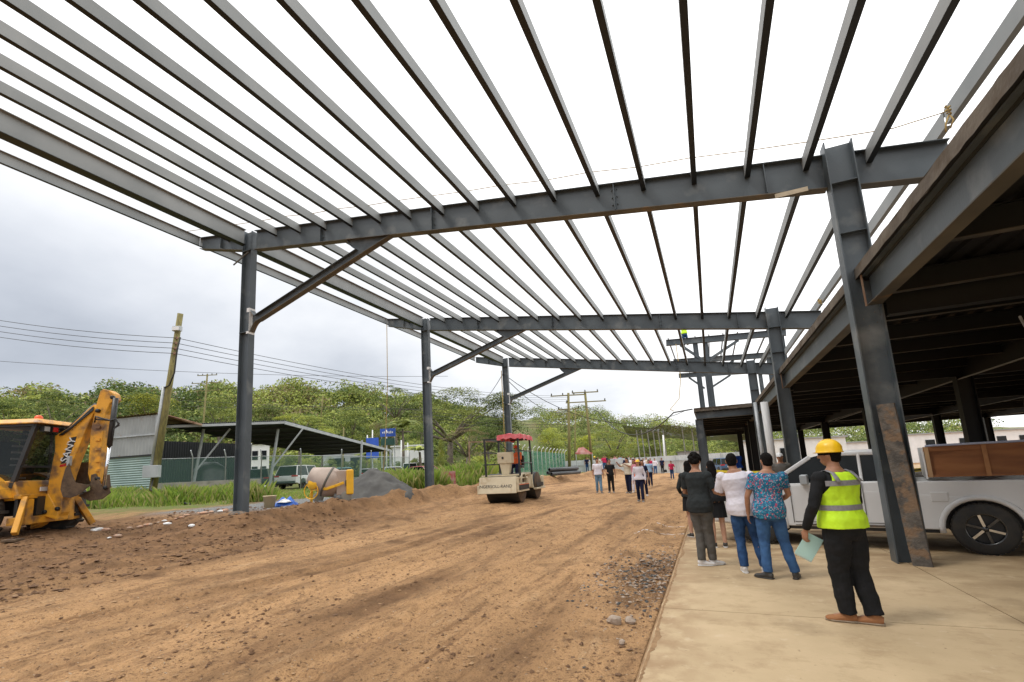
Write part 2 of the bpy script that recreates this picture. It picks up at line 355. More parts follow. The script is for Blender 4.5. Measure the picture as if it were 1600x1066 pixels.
dark = np.clip(loose*.65*(1-sst(10, 22, GY))+sst(-8, -14, GX)*.5*(1-grass)+np.maximum(fbm(bend*1.6, GY*.18, 4, 13)-.53, 0)*3.2+np.maximum(fbm(GX*2.5, GY*1.6, 4, 29)-.6, 0)*2.5+grit*.6, 0, 1)
zone = np.stack([dark, gravel, grass, np.ones_like(dark)], -1).reshape(-1, 4)
gm = bpy.data.materials.new('earth'); gm.use_nodes = True; n_ = gm.node_tree.nodes; l_ = gm.node_tree.links; bs = n_['Principled BSDF']; bs.inputs['Roughness'].default_value = .95; bs.inputs['Specular IOR Level'].default_value = .15
va = n_.new('ShaderNodeVertexColor'); va.layer_name = 'zone'; sp = n_.new('ShaderNodeSeparateColor'); l_.new(va.outputs[0], sp.inputs[0])
tco = n_.new('ShaderNodeTexCoord')
def gn(sc, d=6, st=None, ro=.6):
    src = tco.outputs['Object']
    if st: mp = n_.new('ShaderNodeMapping'); mp.inputs['Scale'].default_value = st; l_.new(src, mp.inputs[0]); src = mp.outputs[0]
    q = n_.new('ShaderNodeTexNoise'); q.inputs['Scale'].default_value = sc; q.inputs['Detail'].default_value = d; q.inputs['Roughness'].default_value = ro; l_.new(src, q.inputs['Vector']); return q.outputs[0]
def gr(o, a, z, lo=0, hi=1):
    q = n_.new('ShaderNodeMapRange'); l_.new(o, q.inputs[0]); q.inputs[1].default_value = a; q.inputs[2].default_value = z; q.inputs[3].default_value = lo; q.inputs[4].default_value = hi; return q.outputs[0]
def gmix(f, A, B):
    q = n_.new('ShaderNodeMix'); q.data_type = 'RGBA'
    (l_.new(f, q.inputs['Factor']) if not isinstance(f, float) else setattr(q.inputs['Factor'], 'default_value', f))
    for k, v in (('A', A), ('B', B)):
        if isinstance(v, tuple): q.inputs[k].default_value = (*v, 1)
        else: l_.new(v, q.inputs[k])
    return q.outputs['Result']
c = gmix(gr(gn(.55, 5, (1, .3, 1)), .35, .65), (.54, .32, .155), (.41, .24, .115))
c = gmix(gr(gn(2.2, 8, (1, .35, 1), .7), .5, .72), c, (.22, .13, .068))
c = gmix(gr(gn(.9, 6, (1, .3, 1)), .56, .74), c, (.52, .31, .15))
c = gmix(gr(gn(5, 7, (1, .1, 1), .7), .55, .66, 0, .75), c, (.2, .105, .05))
c = gmix(gr(gn(2.6, 9, (1, .4, 1), .8), .54, .62, 0, .7), c, (.24, .135, .07))
c = gmix(gr(gn(1.8, 9, (1, .2, 1), .8), .57, .66, 0, .6), c, (.6, .4, .22))
c = gmix(gr(gn(7, 8, (1, .6, 1), .75), .52, .68, 0, .8), c, (.2, .12, .062))
c = gmix(gr(gn(24, 4), .56, .66, 0, .9), c, (.13, .07, .04))
c = gmix(gr(gn(70, 3), .5, .7, 0, .55), c, (.17, .1, .055))
c = gmix(gr(gn(30, 2), .68, .74), c, (.46, .38, .28))
c = gmix(gr(sp.outputs[0], .03, .9, 0, .88), c, gmix(gr(gn(3, 6), .4, .6), (.2, .11, .055), (.12, .066, .034)))
c = gmix(sp.outputs[1], c, gmix(gr(gn(40, 2), .4, .6), (.1, .1, .098), (.27, .27, .26)))
c = gmix(sp.outputs[2], c, gmix(gr(gn(1.2, 5), .4, .6), (.11, .16, .035), (.16, .13, .06)))
l_.new(c, bs.inputs['Base Color'])
bp_ = n_.new('ShaderNodeBump'); bp_.inputs['Strength'].default_value = .9; bp_.inputs['Distance'].default_value = .035
ad = n_.new('ShaderNodeMath'); ad.operation = 'ADD'; l_.new(gn(9, 8, (1, .7, 1), .75), ad.inputs[0]); l_.new(gr(gn(34, 4), .3, .8, 0, .4), ad.inputs[1]); l_.new(ad.outputs[0], bp_.inputs['Height']); l_.new(bp_.outputs[0], bs.inputs['Normal'])
kind(nmesh('ground', np.stack([GX, GY, GZ], -1).reshape(-1, 3), Fq, [gm], smooth=True, attr=zone))
def gtop(x, y):
    h = relief(np.array([float(x)]), np.array([float(y)]))[0][0]
    return g1(x, y)+float(h)
# ------------------------------------------------------------------ concrete slab with joints
sm_ = bpy.data.materials.new('slab_concrete'); sm_.use_nodes = True
def slabmat():
    global n_, l_, tco
    n_ = sm_.node_tree.nodes; l_ = sm_.node_tree.links; tco = n_.new('ShaderNodeTexCoord'); b = n_['Principled BSDF']; b.inputs['Roughness'].default_value = .82; b.inputs['Specular IOR Level'].default_value = .3
    c = gmix(gr(gn(.8, 5), .35, .65), (.56, .42, .255), (.46, .34, .2))
    c = gmix(gr(gn(2.5, 8, (.9, 1.1, 1), .7), .5, .75), c, (.36, .25, .14))
    c = gmix(gr(gn(.5, 7), .56, .7, 0, .75), c, (.19, .125, .065))
    c = gmix(gr(gn(17, 4), .66, .76), c, (.2, .13, .07))
    sx = n_.new('ShaderNodeSeparateXYZ'); l_.new(tco.outputs['Object'], sx.inputs[0]); mm = n_.new('ShaderNodeMath'); mm.operation = 'MULTIPLY'; l_.new(gr(sx.outputs[1], 6.6, 10.5), mm.inputs[0]); l_.new(gr(gn(1.1, 7, (1, 1.5, 1), .65), .38, .58), mm.inputs[1])
    c = gmix(mm.outputs[0], c, (.27, .175, .09)); m2 = n_.new('ShaderNodeMath'); m2.operation = 'MULTIPLY'; l_.new(gr(sx.outputs[0], -.1, -.72), m2.inputs[0]); l_.new(gr(gn(3.5, 7), .4, .6), m2.inputs[1]); c = gmix(m2.outputs[0], c, (.34, .22, .12))
    c = gmix(gr(gn(6, 6), .6, .72, 0, .6), c, (.6, .48, .32))
    l_.new(c, b.inputs['Base Color'])
    bp = n_.new('ShaderNodeBump'); bp.inputs['Strength'].default_value = .35; bp.inputs['Distance'].default_value = .01; l_.new(gn(30, 8), bp.inputs['Height']); l_.new(bp.outputs[0], b.inputs['Normal'])
slabmat()
xs = [-.71, 2.49, 9.0, 16, 23, 34]; ys = [-8, 0, 6.05, 12.1, 18.2, 24.3, 30.4, 42, 54, 66]
mb = MB(sm_)
for i in range(len(xs)-1):
    for j in range(len(ys)-1):
        e = .007
        # chipped outer edge of the first row
        if i == 0:
            y = ys[j]+e; pr = []
            k = max(2, int((ys[j+1]-ys[j])/.12)); yy = np.linspace(ys[j]+e, ys[j+1]-e, k+1)
            off = [.0+.014*(mnoise.noise((t*3, 0, 0)))+.01*mnoise.noise((t*14, 3, 0)) for t in yy]
            for q in range(k):
                x0a, x0b = xs[0]+off[q], xs[0]+off[q+1]
                mb.add([(x0a, yy[q], -.11), (xs[1]-e, yy[q], -.11), (xs[1]-e, yy[q+1], -.11), (x0b, yy[q+1], -.11), (x0a+.006, yy[q], 0), (xs[1]-e, yy[q], 0), (xs[1]-e, yy[q+1], 0), (x0b+.006, yy[q+1], 0)],
                       [(4, 5, 6, 7), (3, 7, 4, 0)] if 0 < q < k-1 else ([(4, 5, 6, 7), (3, 7, 4, 0), (0, 4, 5, 1)] if q == 0 else [(4, 5, 6, 7), (3, 7, 4, 0), (2, 6, 7, 3)]), False)
            mb.add([(xs[1]-e, ys[j]+e, -.11), (xs[1]-e, ys[j+1]-e, -.11), (xs[1]-e, ys[j+1]-e, 0), (xs[1]-e, ys[j]+e, 0)], [(0, 1, 2, 3)], False)
        else: mb.box((xs[i]+e, ys[j]+e, -.11), (xs[i+1]-e, ys[j+1]-e, 0))
kind(mb.build('concrete_slab'))
M['spill'] = mat('spilled_soil', (.36, .22, .11), (.26, .155, .075), 9, .95, 0, .6, 40)
mb = MB(M['spill']); yy = np.arange(2.2, 16.5, .04); vs = []
for t in yy:
    w = .028+.05*max(0, mnoise.noise((t*1.1, 3, 1)))*2+.03*mnoise.noise((t*7, 1, 1))+.02*mnoise.noise((t*23, 1, 1)); w = max(.004, w)
    vs += [(-.725, t, -.02), (-.70+w*.4, t, .007), (-.70+w, t, .0015)]
mb.add(vs, [(3*i+a, 3*i+3+a, 3*i+4+a, 3*i+1+a) for i in range(len(yy)-1) for a in (0, 1)]); kind(mb.build('soil_on_slab_edge'))
# ------------------------------------------------------------------ roof frame over the road
Y1, Y2, Y3 = 9.33, 18.98, 28.81
Y0 = -.3
def rt(X): return 6.74+(2.33-X)*.1625        # top of the rafters
canopy = thing('steel_roof_frame', 'long open roof frame of grey steel beams and joists spanning over the dirt road', 'roof frame')
CM, FL, PU = M['steel'], M['flange'], M['purlin']
RDX = []
for Yb in (Y0, Y1, Y2, Y3):
    mb = MB(CM)
    def seg(xa, xb, za_off=0, da=.62, db=.62):
        # I-section with web in the XZ plane between xa and xb
        ta, tb = rt(xa), rt(xb); yf = .1; tf = .014
        for (y0, y1, oa, ob, pa, pb, m) in ((-yf, yf, 0, 0, tf, tf, CM), (-.006, .006, tf, tf, da-tf, db-tf, CM), (-yf, yf, da-tf, db-tf, da, db, FL)):
            mb.use(m); mb.hexa([(xa, Yb+y0, ta-pa), (xb, Yb+y0, tb-pb), (xb, Yb+y1, tb-pb), (xa, Yb+y1, ta-pa), (xa, Yb+y0, ta-oa), (xb, Yb+y0, tb-ob), (xb, Yb+y1, tb-ob), (xa, Yb+y1, ta-oa)])
    seg(-13.95, -12.02, da=.38, db=.58); seg(-11.53, 2.33, da=.6); seg(2.73, 4.0)
    mb.use(CM)
    for X in (-13.0, -9, -5.5, -1.2, 1.45): mb.box((X-.006, Yb-.09, rt(X)-.6+.02 if X > -12 else rt(X)-.42), (X+.006, Yb+.09, rt(X)-.02))
    mb.build('rafter', canopy)
def column(mb, x0, x1, yc, fw, z0, z1, z1b=None):
    z1b = z1b or z1; tf = .018
    mb.box((x0, yc-fw/2, z0), (x0+tf, yc+fw/2, z1)); mb.box((x1-tf, yc-fw/2, z0), (x1, yc+fw/2, z1b)); mb.box((x0+tf, yc-.006, z0), (x1-tf, yc+.006, min(z1, z1b)))
for Yb in (Y0, Y1, Y2, Y3):
    if Yb != Y0:
        mb = MB(CM); z0 = gtop(-11.78, Yb)-.3; column(mb, -12.0, -11.62, Yb, .2, z0, rt(-12.03)+.02, rt(-11.52)+.01)
        mb.box((-12.01, Yb-.1, rt(-11.8)-.62), (-11.61, Yb+.1, rt(-11.8)-.6)); mb.box((-12.01, Yb-.1, 5.92), (-11.61, Yb+.1, 5.935))
        col = mb.build('column', canopy)
        w = MB(M['white']); w.box((-11.62, Yb-.102, 5.85), (-11.617, Yb+.102, 6.62)); w.box((-11.72, Yb-.103, 6.5), (-11.62, Yb-.1005, 6.62)); w.box((-11.72, Yb-.103, 5.86), (-11.62, Yb-.1005, 5.93)); w.build('primer_patch', col)
        if Yb == Y1:
            w = MB(M['mortar']); w.ball((-11.78, Yb-.1, gtop(-11.78, Yb-.1)-.02), (.3, .22, .1), 12, 7); w.ball((-11.5, Yb-.2, gtop(-11.5, Yb)), (.12, .1, .06)); w.build('mortar_lump', col)
            w = MB(M['flange']); w.bar((-12.22, Yb-.2, 8.02), (-11.62, Yb-.2, 8.28), .03, .03); w.build('bracket_rod', col)
    # right column
    mb = MB(CM); column(mb, 2.33, 2.73, Yb-.13, .27, -.02, rt(2.33)+.12, rt(2.75)+.14)
    mb.box((2.35, Yb-.26, rt(2.5)-.62), (2.71, Yb-.14, rt(2.5)-.605)); mb.box((2.35, Yb-.26, 5.2), (2.71, Yb-.14, 5.206))
    col = mb.build('column', canopy)
    if Yb == Y1:
        pass
        # spatter dots
        w = MB(M['conc'])
        for k in range(110):
            z = random.uniform(.6, 4.2); x = random.uniform(2.38, 2.72); w.ball((x, Yb-.138, z), (random.uniform(.003, .009), .003, random.uniform(.003, .01)), 6, 4)
        w.build('mortar_spatter', col)
mb = MB(M['mortar'])
pa, pb = Vector((2.475, 8.96, 0)), Vector((2.67, 8.86, 0)); ph = 2.35; vs = []
for i in range(31):
    z = ph*i/30
    for p in (pa, pb):
        k = Vector((-.08, .06, 0))*(i/30); vs.append(p+k+Vector((0, 0, z))+Vector((.006*mnoise.noise((z*5, p.x, 1)), 0, 0)))
nrm = Vector((-.62, -.78, 0)).normalized()*.035
mb.add(vs+[v-nrm for v in vs], [(2*i, 2*i+1, 2*i+3, 2*i+2) for i in range(30)]+[(62+2*i, 64+2*i, 65+2*i, 63+2*i) for i in range(30)]+[(2*i, 2*i+2, 64+2*i, 62+2*i) for i in range(30)]+[(2*i+1, 63+2*i, 65+2*i, 2*i+3) for i in range(30)]+[(0, 62, 63, 1), (60, 61, 123, 122)])
tag(mb.build('plank'), 'mortar caked plank standing against the foot of the nearest right hand column', 'plank')
mb = MB(mat('cream_primer', (.5, .42, .3), None, 6, .7)); mb.box((1.55, Y1-.103, rt(1.9)-.66), (2.05, Y1-.101, rt(1.9)-.58)); mb.build('primer_patch', canopy)
for Yb in (Y1, Y2, Y3):     # bolted splice plates on the rafters
    for X in (-9.0, -5.5, -1.2):
        for dz in (-.12, -.28, -.44):
            for dx in (-.05, .05): w = MB(CM, True); w.lathe([(0, .02), (.014, .02), (.016, .0)], (X+dx, Yb-.008, rt(X)+dz), (0, -1, 0), 6); w.build('bolt', canopy)
# knee braces, I-section with curved ends
for Yb in (Y1, Y2, Y3):
    mb = MB(CM); P0 = Vector((-11.59, Yb, 6.22)); P1 = Vector((-6.95, Yb, rt(-6.95)-.6)); d = (P1-P0).normalized(); nn = Vector((-d.z, 0, d.x))
    a0 = P0+d*.28; b0 = P1-d*.85; w_ = .11
    top = []; bot = []
    for t in np.linspace(0, 1, 9):     # lower end turns down against the column
        top.append(P0+Vector((0, 0, .33))*(1-t)**2+(a0-P0)*t+nn*w_*t); bot.append(P0-Vector((0, 0, .3))*(1-t)**2.2+(a0-P0)*t-nn*w_*t)
    for t in np.linspace(0, 1, 9):
        q = b0+(P1-b0)*t; top.append(b0+nn*w_+(P1+Vector((-1.15, 0, rt(-8.1)-.6-P1.z+.0))-b0-nn*w_)*t+Vector((0, 0, -.22))*(t*(1-t))); bot.append(b0-nn*w_+(P1+Vector((.25, 0, -.04))-b0+nn*w_)*t)
    for i in range(len(top)-1):
        A, B, C_, D_ = top[i], top[i+1], bot[i+1], bot[i]
        mb.use(CM); mb.prism([A, B, C_, D_], (0, 1, 0), .012)
        mb.prism([A, B, B-nn*.014, A-nn*.014], (0, 1, 0), .17)
        mb.use(FL); mb.prism([D_, C_, C_+nn*.014, D_+nn*.014], (0, 1, 0), .17)
    mb.use(M['woodl']); 
    mb.build('knee_brace', canopy)
# purlins: channels fitted between the rafters
PX = [-12.73, -10.78, -9.86, -8.93, -8.03, -7.11, -6.19, -5.26, -4.34, -3.42, -2.5, -1.58, -.67, .25, 1.14, 2.04, 2.93]
for (ya, yb) in ((Y0, Y1), (Y1, Y2), (Y2, Y3)):
    for X in PX:
        mb = MB(PU); zt = rt(X)+.005; h = .225; dx = .085
        mb.box((X, ya+.012, zt-h+.004), (X+dx, yb-.012, zt)); mb.use(M['dsteel']).box((X-.003, ya+.012, zt-h), (X+dx+.003, yb-.012, zt-h+.003))  # thin dark strip paints the shade on the purlin's underside
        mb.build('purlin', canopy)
    mb = MB(PU); X = -14.0; zt = rt(X)-.0; mb.box((X-.004, ya-.05, zt-.3), (X, yb-.06, zt)); mb.use(M['dsteel']).box((X, ya-.05, zt-.3), (X+.07, yb-.06, zt-.294)); mb.use(PU).box((X, ya-.05, zt-.006), (X+.07, yb-.06, zt)); mb.build('fascia_channel', canopy)  # lower flange darkened to paint its shaded underside
    mb = MB(PU); zt = rt(-11.8)+.02; mb.ibeam((-11.88, ya+.02, zt-.24), (-11.88, yb-.14, zt-.24), .48, .17, .012, .008, (0, 0, 1), M['dsteel']); mb.build('eave_girder', canopy)  # dark lower flange paints the shade beneath the girder
    mb = MB(PU); X = 4.02; zt = 6.98; mb.box((X, ya, zt-.25), (X+.006, yb-.05, zt)); mb.box((X, ya, zt-.256), (X+.09, yb-.05, zt-.25)); mb.box((X, ya, zt), (X+.09, yb-.05, zt+.006)); mb.build('purlin', canopy)
# rope strung along the purlins
def cable(name, pts, r, m, label, cat='cable', group=None, parent=None, seg=6):
    mb = MB(m, True); mb.tube(pts, r, seg); o = mb.build(name, parent)
    if parent is None: tag(o, label, cat, group)
    return o
def sag(p, q, s, n=14):
    p = Vector(p); q = Vector(q); return [p.lerp(q, i/n)-Vector((0, 0, 4*s*(i/n)*(1-i/n))) for i in range(n+1)]
cable('rope', [(-14.02, Y1-.5, rt(-14)+.02)]+[(X, Y1-.5, rt(X)+.03+.02*sin(X*3)) for X in PX[1:]]+[(3.2, Y1-.5, rt(3.2)+.05), (3.95, Y1-.4, 6.75)], .009, M['rope'], 'thin brown rope stretched over the joists beside the nearest cross beam', 'rope')
mb = MB(M['rope'], True)
for k in range(3): mb.loft([(3.93+.02*cos(a+k), Y1-.38+.03*sin(a), 6.76+.05*k-.06*(a/6)) for a in np.linspace(0, 6.2, 12)], .012, 6)
mb.loft([(3.93, Y1-.38, 6.7), (3.95, Y1-.42, 6.58), (3.9, Y1-.4, 6.46)], .012, 6); mb.loft([(3.93, Y1-.38, 6.7), (3.86, Y1-.4, 6.55), (3.84, Y1-.4, 6.42)], .014, 6)
tag(mb.build('rope_knot'), 'knotted rope tied at the upper right end of the nearest cross beam', 'rope')
mb = MB(M['rope'], True)
for k in range(3): mb.loft([(3.93+.04*cos(a+k), Y2-.38+.04*sin(a), 6.7+.05*k-.08*(a/6)) for a in np.linspace(0, 6.2, 12)], .02, 6)
tag(mb.build('rope_knot'), 'yellow rope bundle tied at the right end of the second cross beam', 'rope')
cable('rope', [(-14.05, Y2+.0, 9.2), (-14.1, Y2+.05, 6), (-14.25, Y2, 3), (-14.5, Y2, .9)], .018, M['rope'], 'yellow rope hanging straight down from the left end of the second beam to the ground', 'rope')
cable('rope', [(-12.1, Y3+.0, 8.2), (-12.0, Y3-.3, 5), (-11.95, Y3-.5, .9)], .03, M['rope'], 'yellow rope hanging down beside the farthest left column', 'rope')
# ------------------------------------------------------------------ unfinished building on the right
bld = thing('unfinished_building', 'unfinished steel building with a dark decked floor and open sides right of the road', 'building')
Z0, Z1 = 4.42, 4.6; YM, XM = 29.85, -.6
mb = MB(M['conc'])
def slabedge(mb, pts, z0, z1):
    for (x0, y0), (x1, y1) in zip(pts[:-1], pts[1:]):
        n = max(2, int(hypot(x1-x0, y1-y0)/.15)); vs = []
        for i in range(n+1):
            t = i/n; x = x0+(x1-x0)*t; y = y0+(y1-y0)*t; k = x*7+y*7
            j = .02*mnoise.noise((k*.3, 0, 5)); vs += [(x+j, y, z0-.03*max(0, mnoise.noise((k*.8, 2, 0)))), (x+j+.01, y, z1+.012*mnoise.noise((k, 4, 0)))]
        mb.add(vs, [(2*i, 2*i+2, 2*i+3, 2*i+1) for i in range(n)])
slabedge(mb, [(2.47, -4), (2.47, YM-.05)], Z0, Z1); slabedge(mb, [(2.47, YM-.05), (XM, YM)], Z0, Z1+.03); slabedge(mb, [(XM, YM), (XM, 50)], Z0, Z1)
mb.add([(2.48, -4, Z1), (34, -4, Z1), (34, 50, Z1), (2.48, 50, Z1), (XM+.01, YM-.05, Z1), (2.48, YM-.05, Z1), (2.48, 50, Z1), (XM+.01, 50, Z1)], [(0, 1, 2, 3), (4, 5, 6, 7)])
mb.build('floor_slab', bld)
# underside decking with ribs running along Y
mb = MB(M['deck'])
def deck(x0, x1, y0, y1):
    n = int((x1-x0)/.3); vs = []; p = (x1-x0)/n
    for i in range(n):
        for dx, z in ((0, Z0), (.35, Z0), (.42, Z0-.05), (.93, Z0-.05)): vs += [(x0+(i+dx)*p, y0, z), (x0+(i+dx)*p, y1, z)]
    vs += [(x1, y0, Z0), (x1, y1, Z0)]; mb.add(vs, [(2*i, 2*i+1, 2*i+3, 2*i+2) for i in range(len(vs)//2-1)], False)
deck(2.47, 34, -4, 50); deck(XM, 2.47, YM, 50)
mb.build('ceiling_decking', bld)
# edge beams between the columns
for ya, yb in ((-4, Y0-.43), (Y0, Y1-.28), (Y1+.02, Y2-.28), (Y2+.02, Y3-.28), (Y3, 38)):
    mb = MB(CM); mb.ibeam((2.61, ya+.02, 4.165), (2.61, yb-.02, 4.165), .5, .19, .016, .01, (0, 0, 1), M['flange'])
    mb.use(M['rust']); mb.box((2.49, yb-.06, 3.91), (2.51, yb-.03, 4.42)); mb.build('edge_beam', bld)
mb = MB(CM); mb.ibeam((XM+.1, YM+.17, 4.2), (2.5, YM+.17, 4.2), .42, .2, .016, .01, (0, 0, 1), M['flange']); mb.build('edge_beam', bld)
mb = MB(CM); mb.ibeam((XM+.15, YM+.4, 4.2), (XM+.15, 49.8, 4.2), .42, .2, .016, .01, (0, 0, 1), M['flange']); mb.build('edge_beam', bld)
# joists across (X) and girders along (Y)
yj = 1.2
while yj < 49:
    x0 = 2.8 if yj < 30 else XM+.3
    if min(abs(yj-q) for q in (Y1, Y2, Y3)) > .3:
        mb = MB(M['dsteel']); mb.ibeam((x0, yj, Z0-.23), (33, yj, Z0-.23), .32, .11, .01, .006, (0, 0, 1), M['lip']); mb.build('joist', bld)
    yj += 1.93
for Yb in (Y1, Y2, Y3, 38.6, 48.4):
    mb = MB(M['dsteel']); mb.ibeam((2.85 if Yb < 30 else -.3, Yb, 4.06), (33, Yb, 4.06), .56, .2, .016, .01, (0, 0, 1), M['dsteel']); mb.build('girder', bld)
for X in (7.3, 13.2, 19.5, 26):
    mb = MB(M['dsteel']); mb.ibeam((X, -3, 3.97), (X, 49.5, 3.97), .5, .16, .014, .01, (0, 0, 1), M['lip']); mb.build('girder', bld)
for X in (7.3, 13.2, 19.5, 26):
    for Yb in (Y1, Y2, Y3, 38.6, 48.4):
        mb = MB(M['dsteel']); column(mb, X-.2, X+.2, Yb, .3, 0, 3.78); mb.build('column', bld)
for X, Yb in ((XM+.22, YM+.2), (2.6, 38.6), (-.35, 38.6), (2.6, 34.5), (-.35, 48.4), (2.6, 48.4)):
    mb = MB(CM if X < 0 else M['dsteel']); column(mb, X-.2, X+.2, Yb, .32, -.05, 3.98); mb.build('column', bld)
# white drain pipe by the third column
mb = MB(M['white'], True); mb.tube([(2.1, 20.6, -.05), (2.08, 20.6, 3.7)], .13, 16); mb.build('drain_pipe', bld)
mb = MB(M['galv'], True); mb.tube([(1.95, 22.4, -.05), (1.93, 22.4, 3.9)], .07, 12); mb.build('drain_pipe', bld)
# thin bracing rods below the deck
for p, q in (((7.0, 8.0, 3.68), (7.4, 36, 3.68)), ((12.9, 12, 3.68), (13.0, 40, 3.68)), ((4.4, 9.4, 3.5), (9, 18.5, 3.6))):
    cable('brace_rod', [p, q], .018, M['galv'], None, parent=bld)
# pale hanging duct panel far right
mb = MB(M['corrg']); mb.prism([(12.6, 15.0, 3.1), (20, 15.5, 2.7), (20, 19, 2.7), (12.4, 18.5, 3.1)], (0, 0, 1), .05); mb.build('loose_sheet', bld)
cable('hanging_wire', sag((11.6, 16, 3.5), (15, 17, 2.3), .3), .012, M['white'], None, parent=bld)
# upper frames on top of the floor beyond
uf = thing('upper_steel_frame', 'grey steel roof frame standing on the upper floor beyond the third cross beam', 'roof frame')
def upz(X): return 9.6-.06*(X+1.75)
for k, Yb in enumerate((32.8, 39.6, 46.5)):
    mb = MB(CM); mb.ibeam((-1.85, Yb, upz(-1.85)-.2), (5.0, Yb, upz(5.0)-.2), .4, .2, .014, .01, (0, 0, 1), M['flange']); mb.build('rafter', uf)
    for X in (-.1, .5, 4.7):
        mb = MB(CM); column(mb, X-.15, X+.15, Yb, .2, Z1-.02, upz(X)-.4); mb.build('column', uf)
    mb = MB(CM); mb.bar((.2, Yb, upz(.2)-1.5), (-1.0, Yb, upz(-1)-.42), .1, .16); mb.bar((.5, Yb, upz(.5)-1.6), (2.4, Yb, upz(2.4)-.42), .1, .16); mb.build('knee_brace', uf)
for i in range(9):
    X = -1.7+i*.82; mb = MB(M['flange']); mb.bar((X, 32.8, upz(X)+.06), (X, 46.5, upz(X)+.06), .06, .14); mb.build('purlin', uf)
    
cable('rope', [(-1.25, 32.6, 9.2), (-1.2, 32.6, 6.9), (-1.4, 31.8, 5.5), (-1.9, 30.4, 4.75), (-1.7, 30.0, 4.6)], .02, M['rope'], 'thin rope hanging from the upper frame down to the floor edge', 'rope')
cable('power_cable', [(-.65, 29.8, 4.58), (-1.7, 30.0, 4.5)]+sag((-1.7, 30.0, 4.5), (-9.3, 45.5, 6.7), 1.75)+[Vector((-11.6, 50, 7.9))], .035, M['wire'], 'thick black cable sagging from the building corner towards the leaning far pole')
# ------------------------------------------------------------------ vegetation helpers
LM = {}
def leafmat(name, a, b, tr=.25): 
    if name not in LM: LM[name] = mat(name, a, b, .35, .7, spec=.25, trans=tr, vary=.28)
    return LM[name]
leafmat('leaf_dark', (.06, .095, .025), (.09, .125, .035)); leafmat('leaf_mid', (.14, .185, .05), (.185, .22, .06)); leafmat('leaf_light', (.3, .33, .075), (.25, .29, .07))
leafmat('leaf_yellow', (.4, .38, .035), (.28, .32, .04)); leafmat('leaf_dry', (.25, .19, .1), (.17, .15, .07)); leafmat('leaf_lime', (.22, .38, .04), (.3, .42, .06))
def clumps(C, Rr, n, size, mats, light=None, flat=1.0):
    """leaf quads scattered through ellipsoid lobes; C: lobe centres, Rr: lobe radii (k,3), n quads per lobe"""
    k = len(C); C = np.repeat(np.asarray(C, float), n, 0); Rr = np.repeat(np.asarray(Rr, float), n, 0); lobe = np.repeat(np.arange(k), n)
    d = rng.normal(size=(k*n, 3)); d[:, 2] = np.where(d[:, 2] < -.35*np.abs(d).max(1), -d[:, 2], d[:, 2]); d /= np.linalg.norm(d, axis=1)[:, None]
    rad = rng.random(k*n)**.33; rad = .45+.6*rad
    P = C+d*Rr*rad[:, None]
    nn = d*.7+rng.normal(size=d.shape)*.6+np.array([0, 0, .35]); nn /= np.linalg.norm(nn, axis=1)[:, None]
    t = np.cross(nn, rng.normal(size=d.shape)); t /= np.linalg.norm(t, axis=1)[:, None]; b = np.cross(nn, t)
    s = size*(.55+.8*rng.random(k*n))[:, None]; w = s*(.45+.35*rng.random(k*n))[:, None]
    V = np.stack([P-t*s-b*w*.3, P+b*w*-1.0+t*s*.1, P+t*s, P+b*w], 1).reshape(-1, 3)
    F = np.arange(k*n*4).reshape(-1, 4)
    lm = rng.integers(0, len(mats), k) if light is None else np.asarray(light)
    mi = np.where(rng.random(k*n) < .72, lm[lobe], rng.integers(0, len(mats), k*n))
    return V, F, mi
def hillz(X, Y):
    X = np.asarray(X, float); Y = np.asarray(Y, float); r = np.hypot(X, Y); a = np.degrees(np.arctan2(X, Y))
    e = np.interp(a, [-95, -70, -57, -44, -37, -26, -18, -14, -7, -1, 12, 40], [6.2, 6.9, 8.2, 9.0, 8.0, 6.8, 5.6, 5.4, 3.7, 2.6, 1.8, 1.2])
    rn = np.interp(a, [-95, -30, -18, 40], [100, 100, 170, 210]); rf = np.interp(a, [-95, -30, -18, 40], [200, 200, 330, 400])
    H_ = np.tan(np.radians(e))*rf*(1+.06*np.sin(a*.9)+.04*np.sin(a*2.3+1))
    return -8+(H_+8)*sst(0, 1, (r-rn)/(rf-rn))*(1-.7*sst(1.0, 2.2, (r-rn)/(rf-rn)))
az_ = np.radians(np.linspace(-100, 45, 200)); rr_ = np.concatenate([np.linspace(85, 460, 60), [520, 640, 900]]); A2, R2 = np.meshgrid(az_, rr_)
X_ = R2*np.sin(A2); Y_ = R2*np.cos(A2); Z_ = hillz(X_, Y_); I = np.arange(A2.size).reshape(A2.shape)
F_ = np.stack([I[:-1, :-1], I[:-1, 1:], I[1:, 1:], I[1:, :-1]], -1).reshape(-1, 4)
M['hill'] = mat('hillside_scrub', (.09, .12, .03), (.16, .14, .06), .08, .95, c3=(.3, .12, .05), s3=.05, thr=(.66, .72))
kind(nmesh('hill', np.stack([X_, Y_, Z_], -1).reshape(-1, 3), F_, [M['hill']], smooth=True))
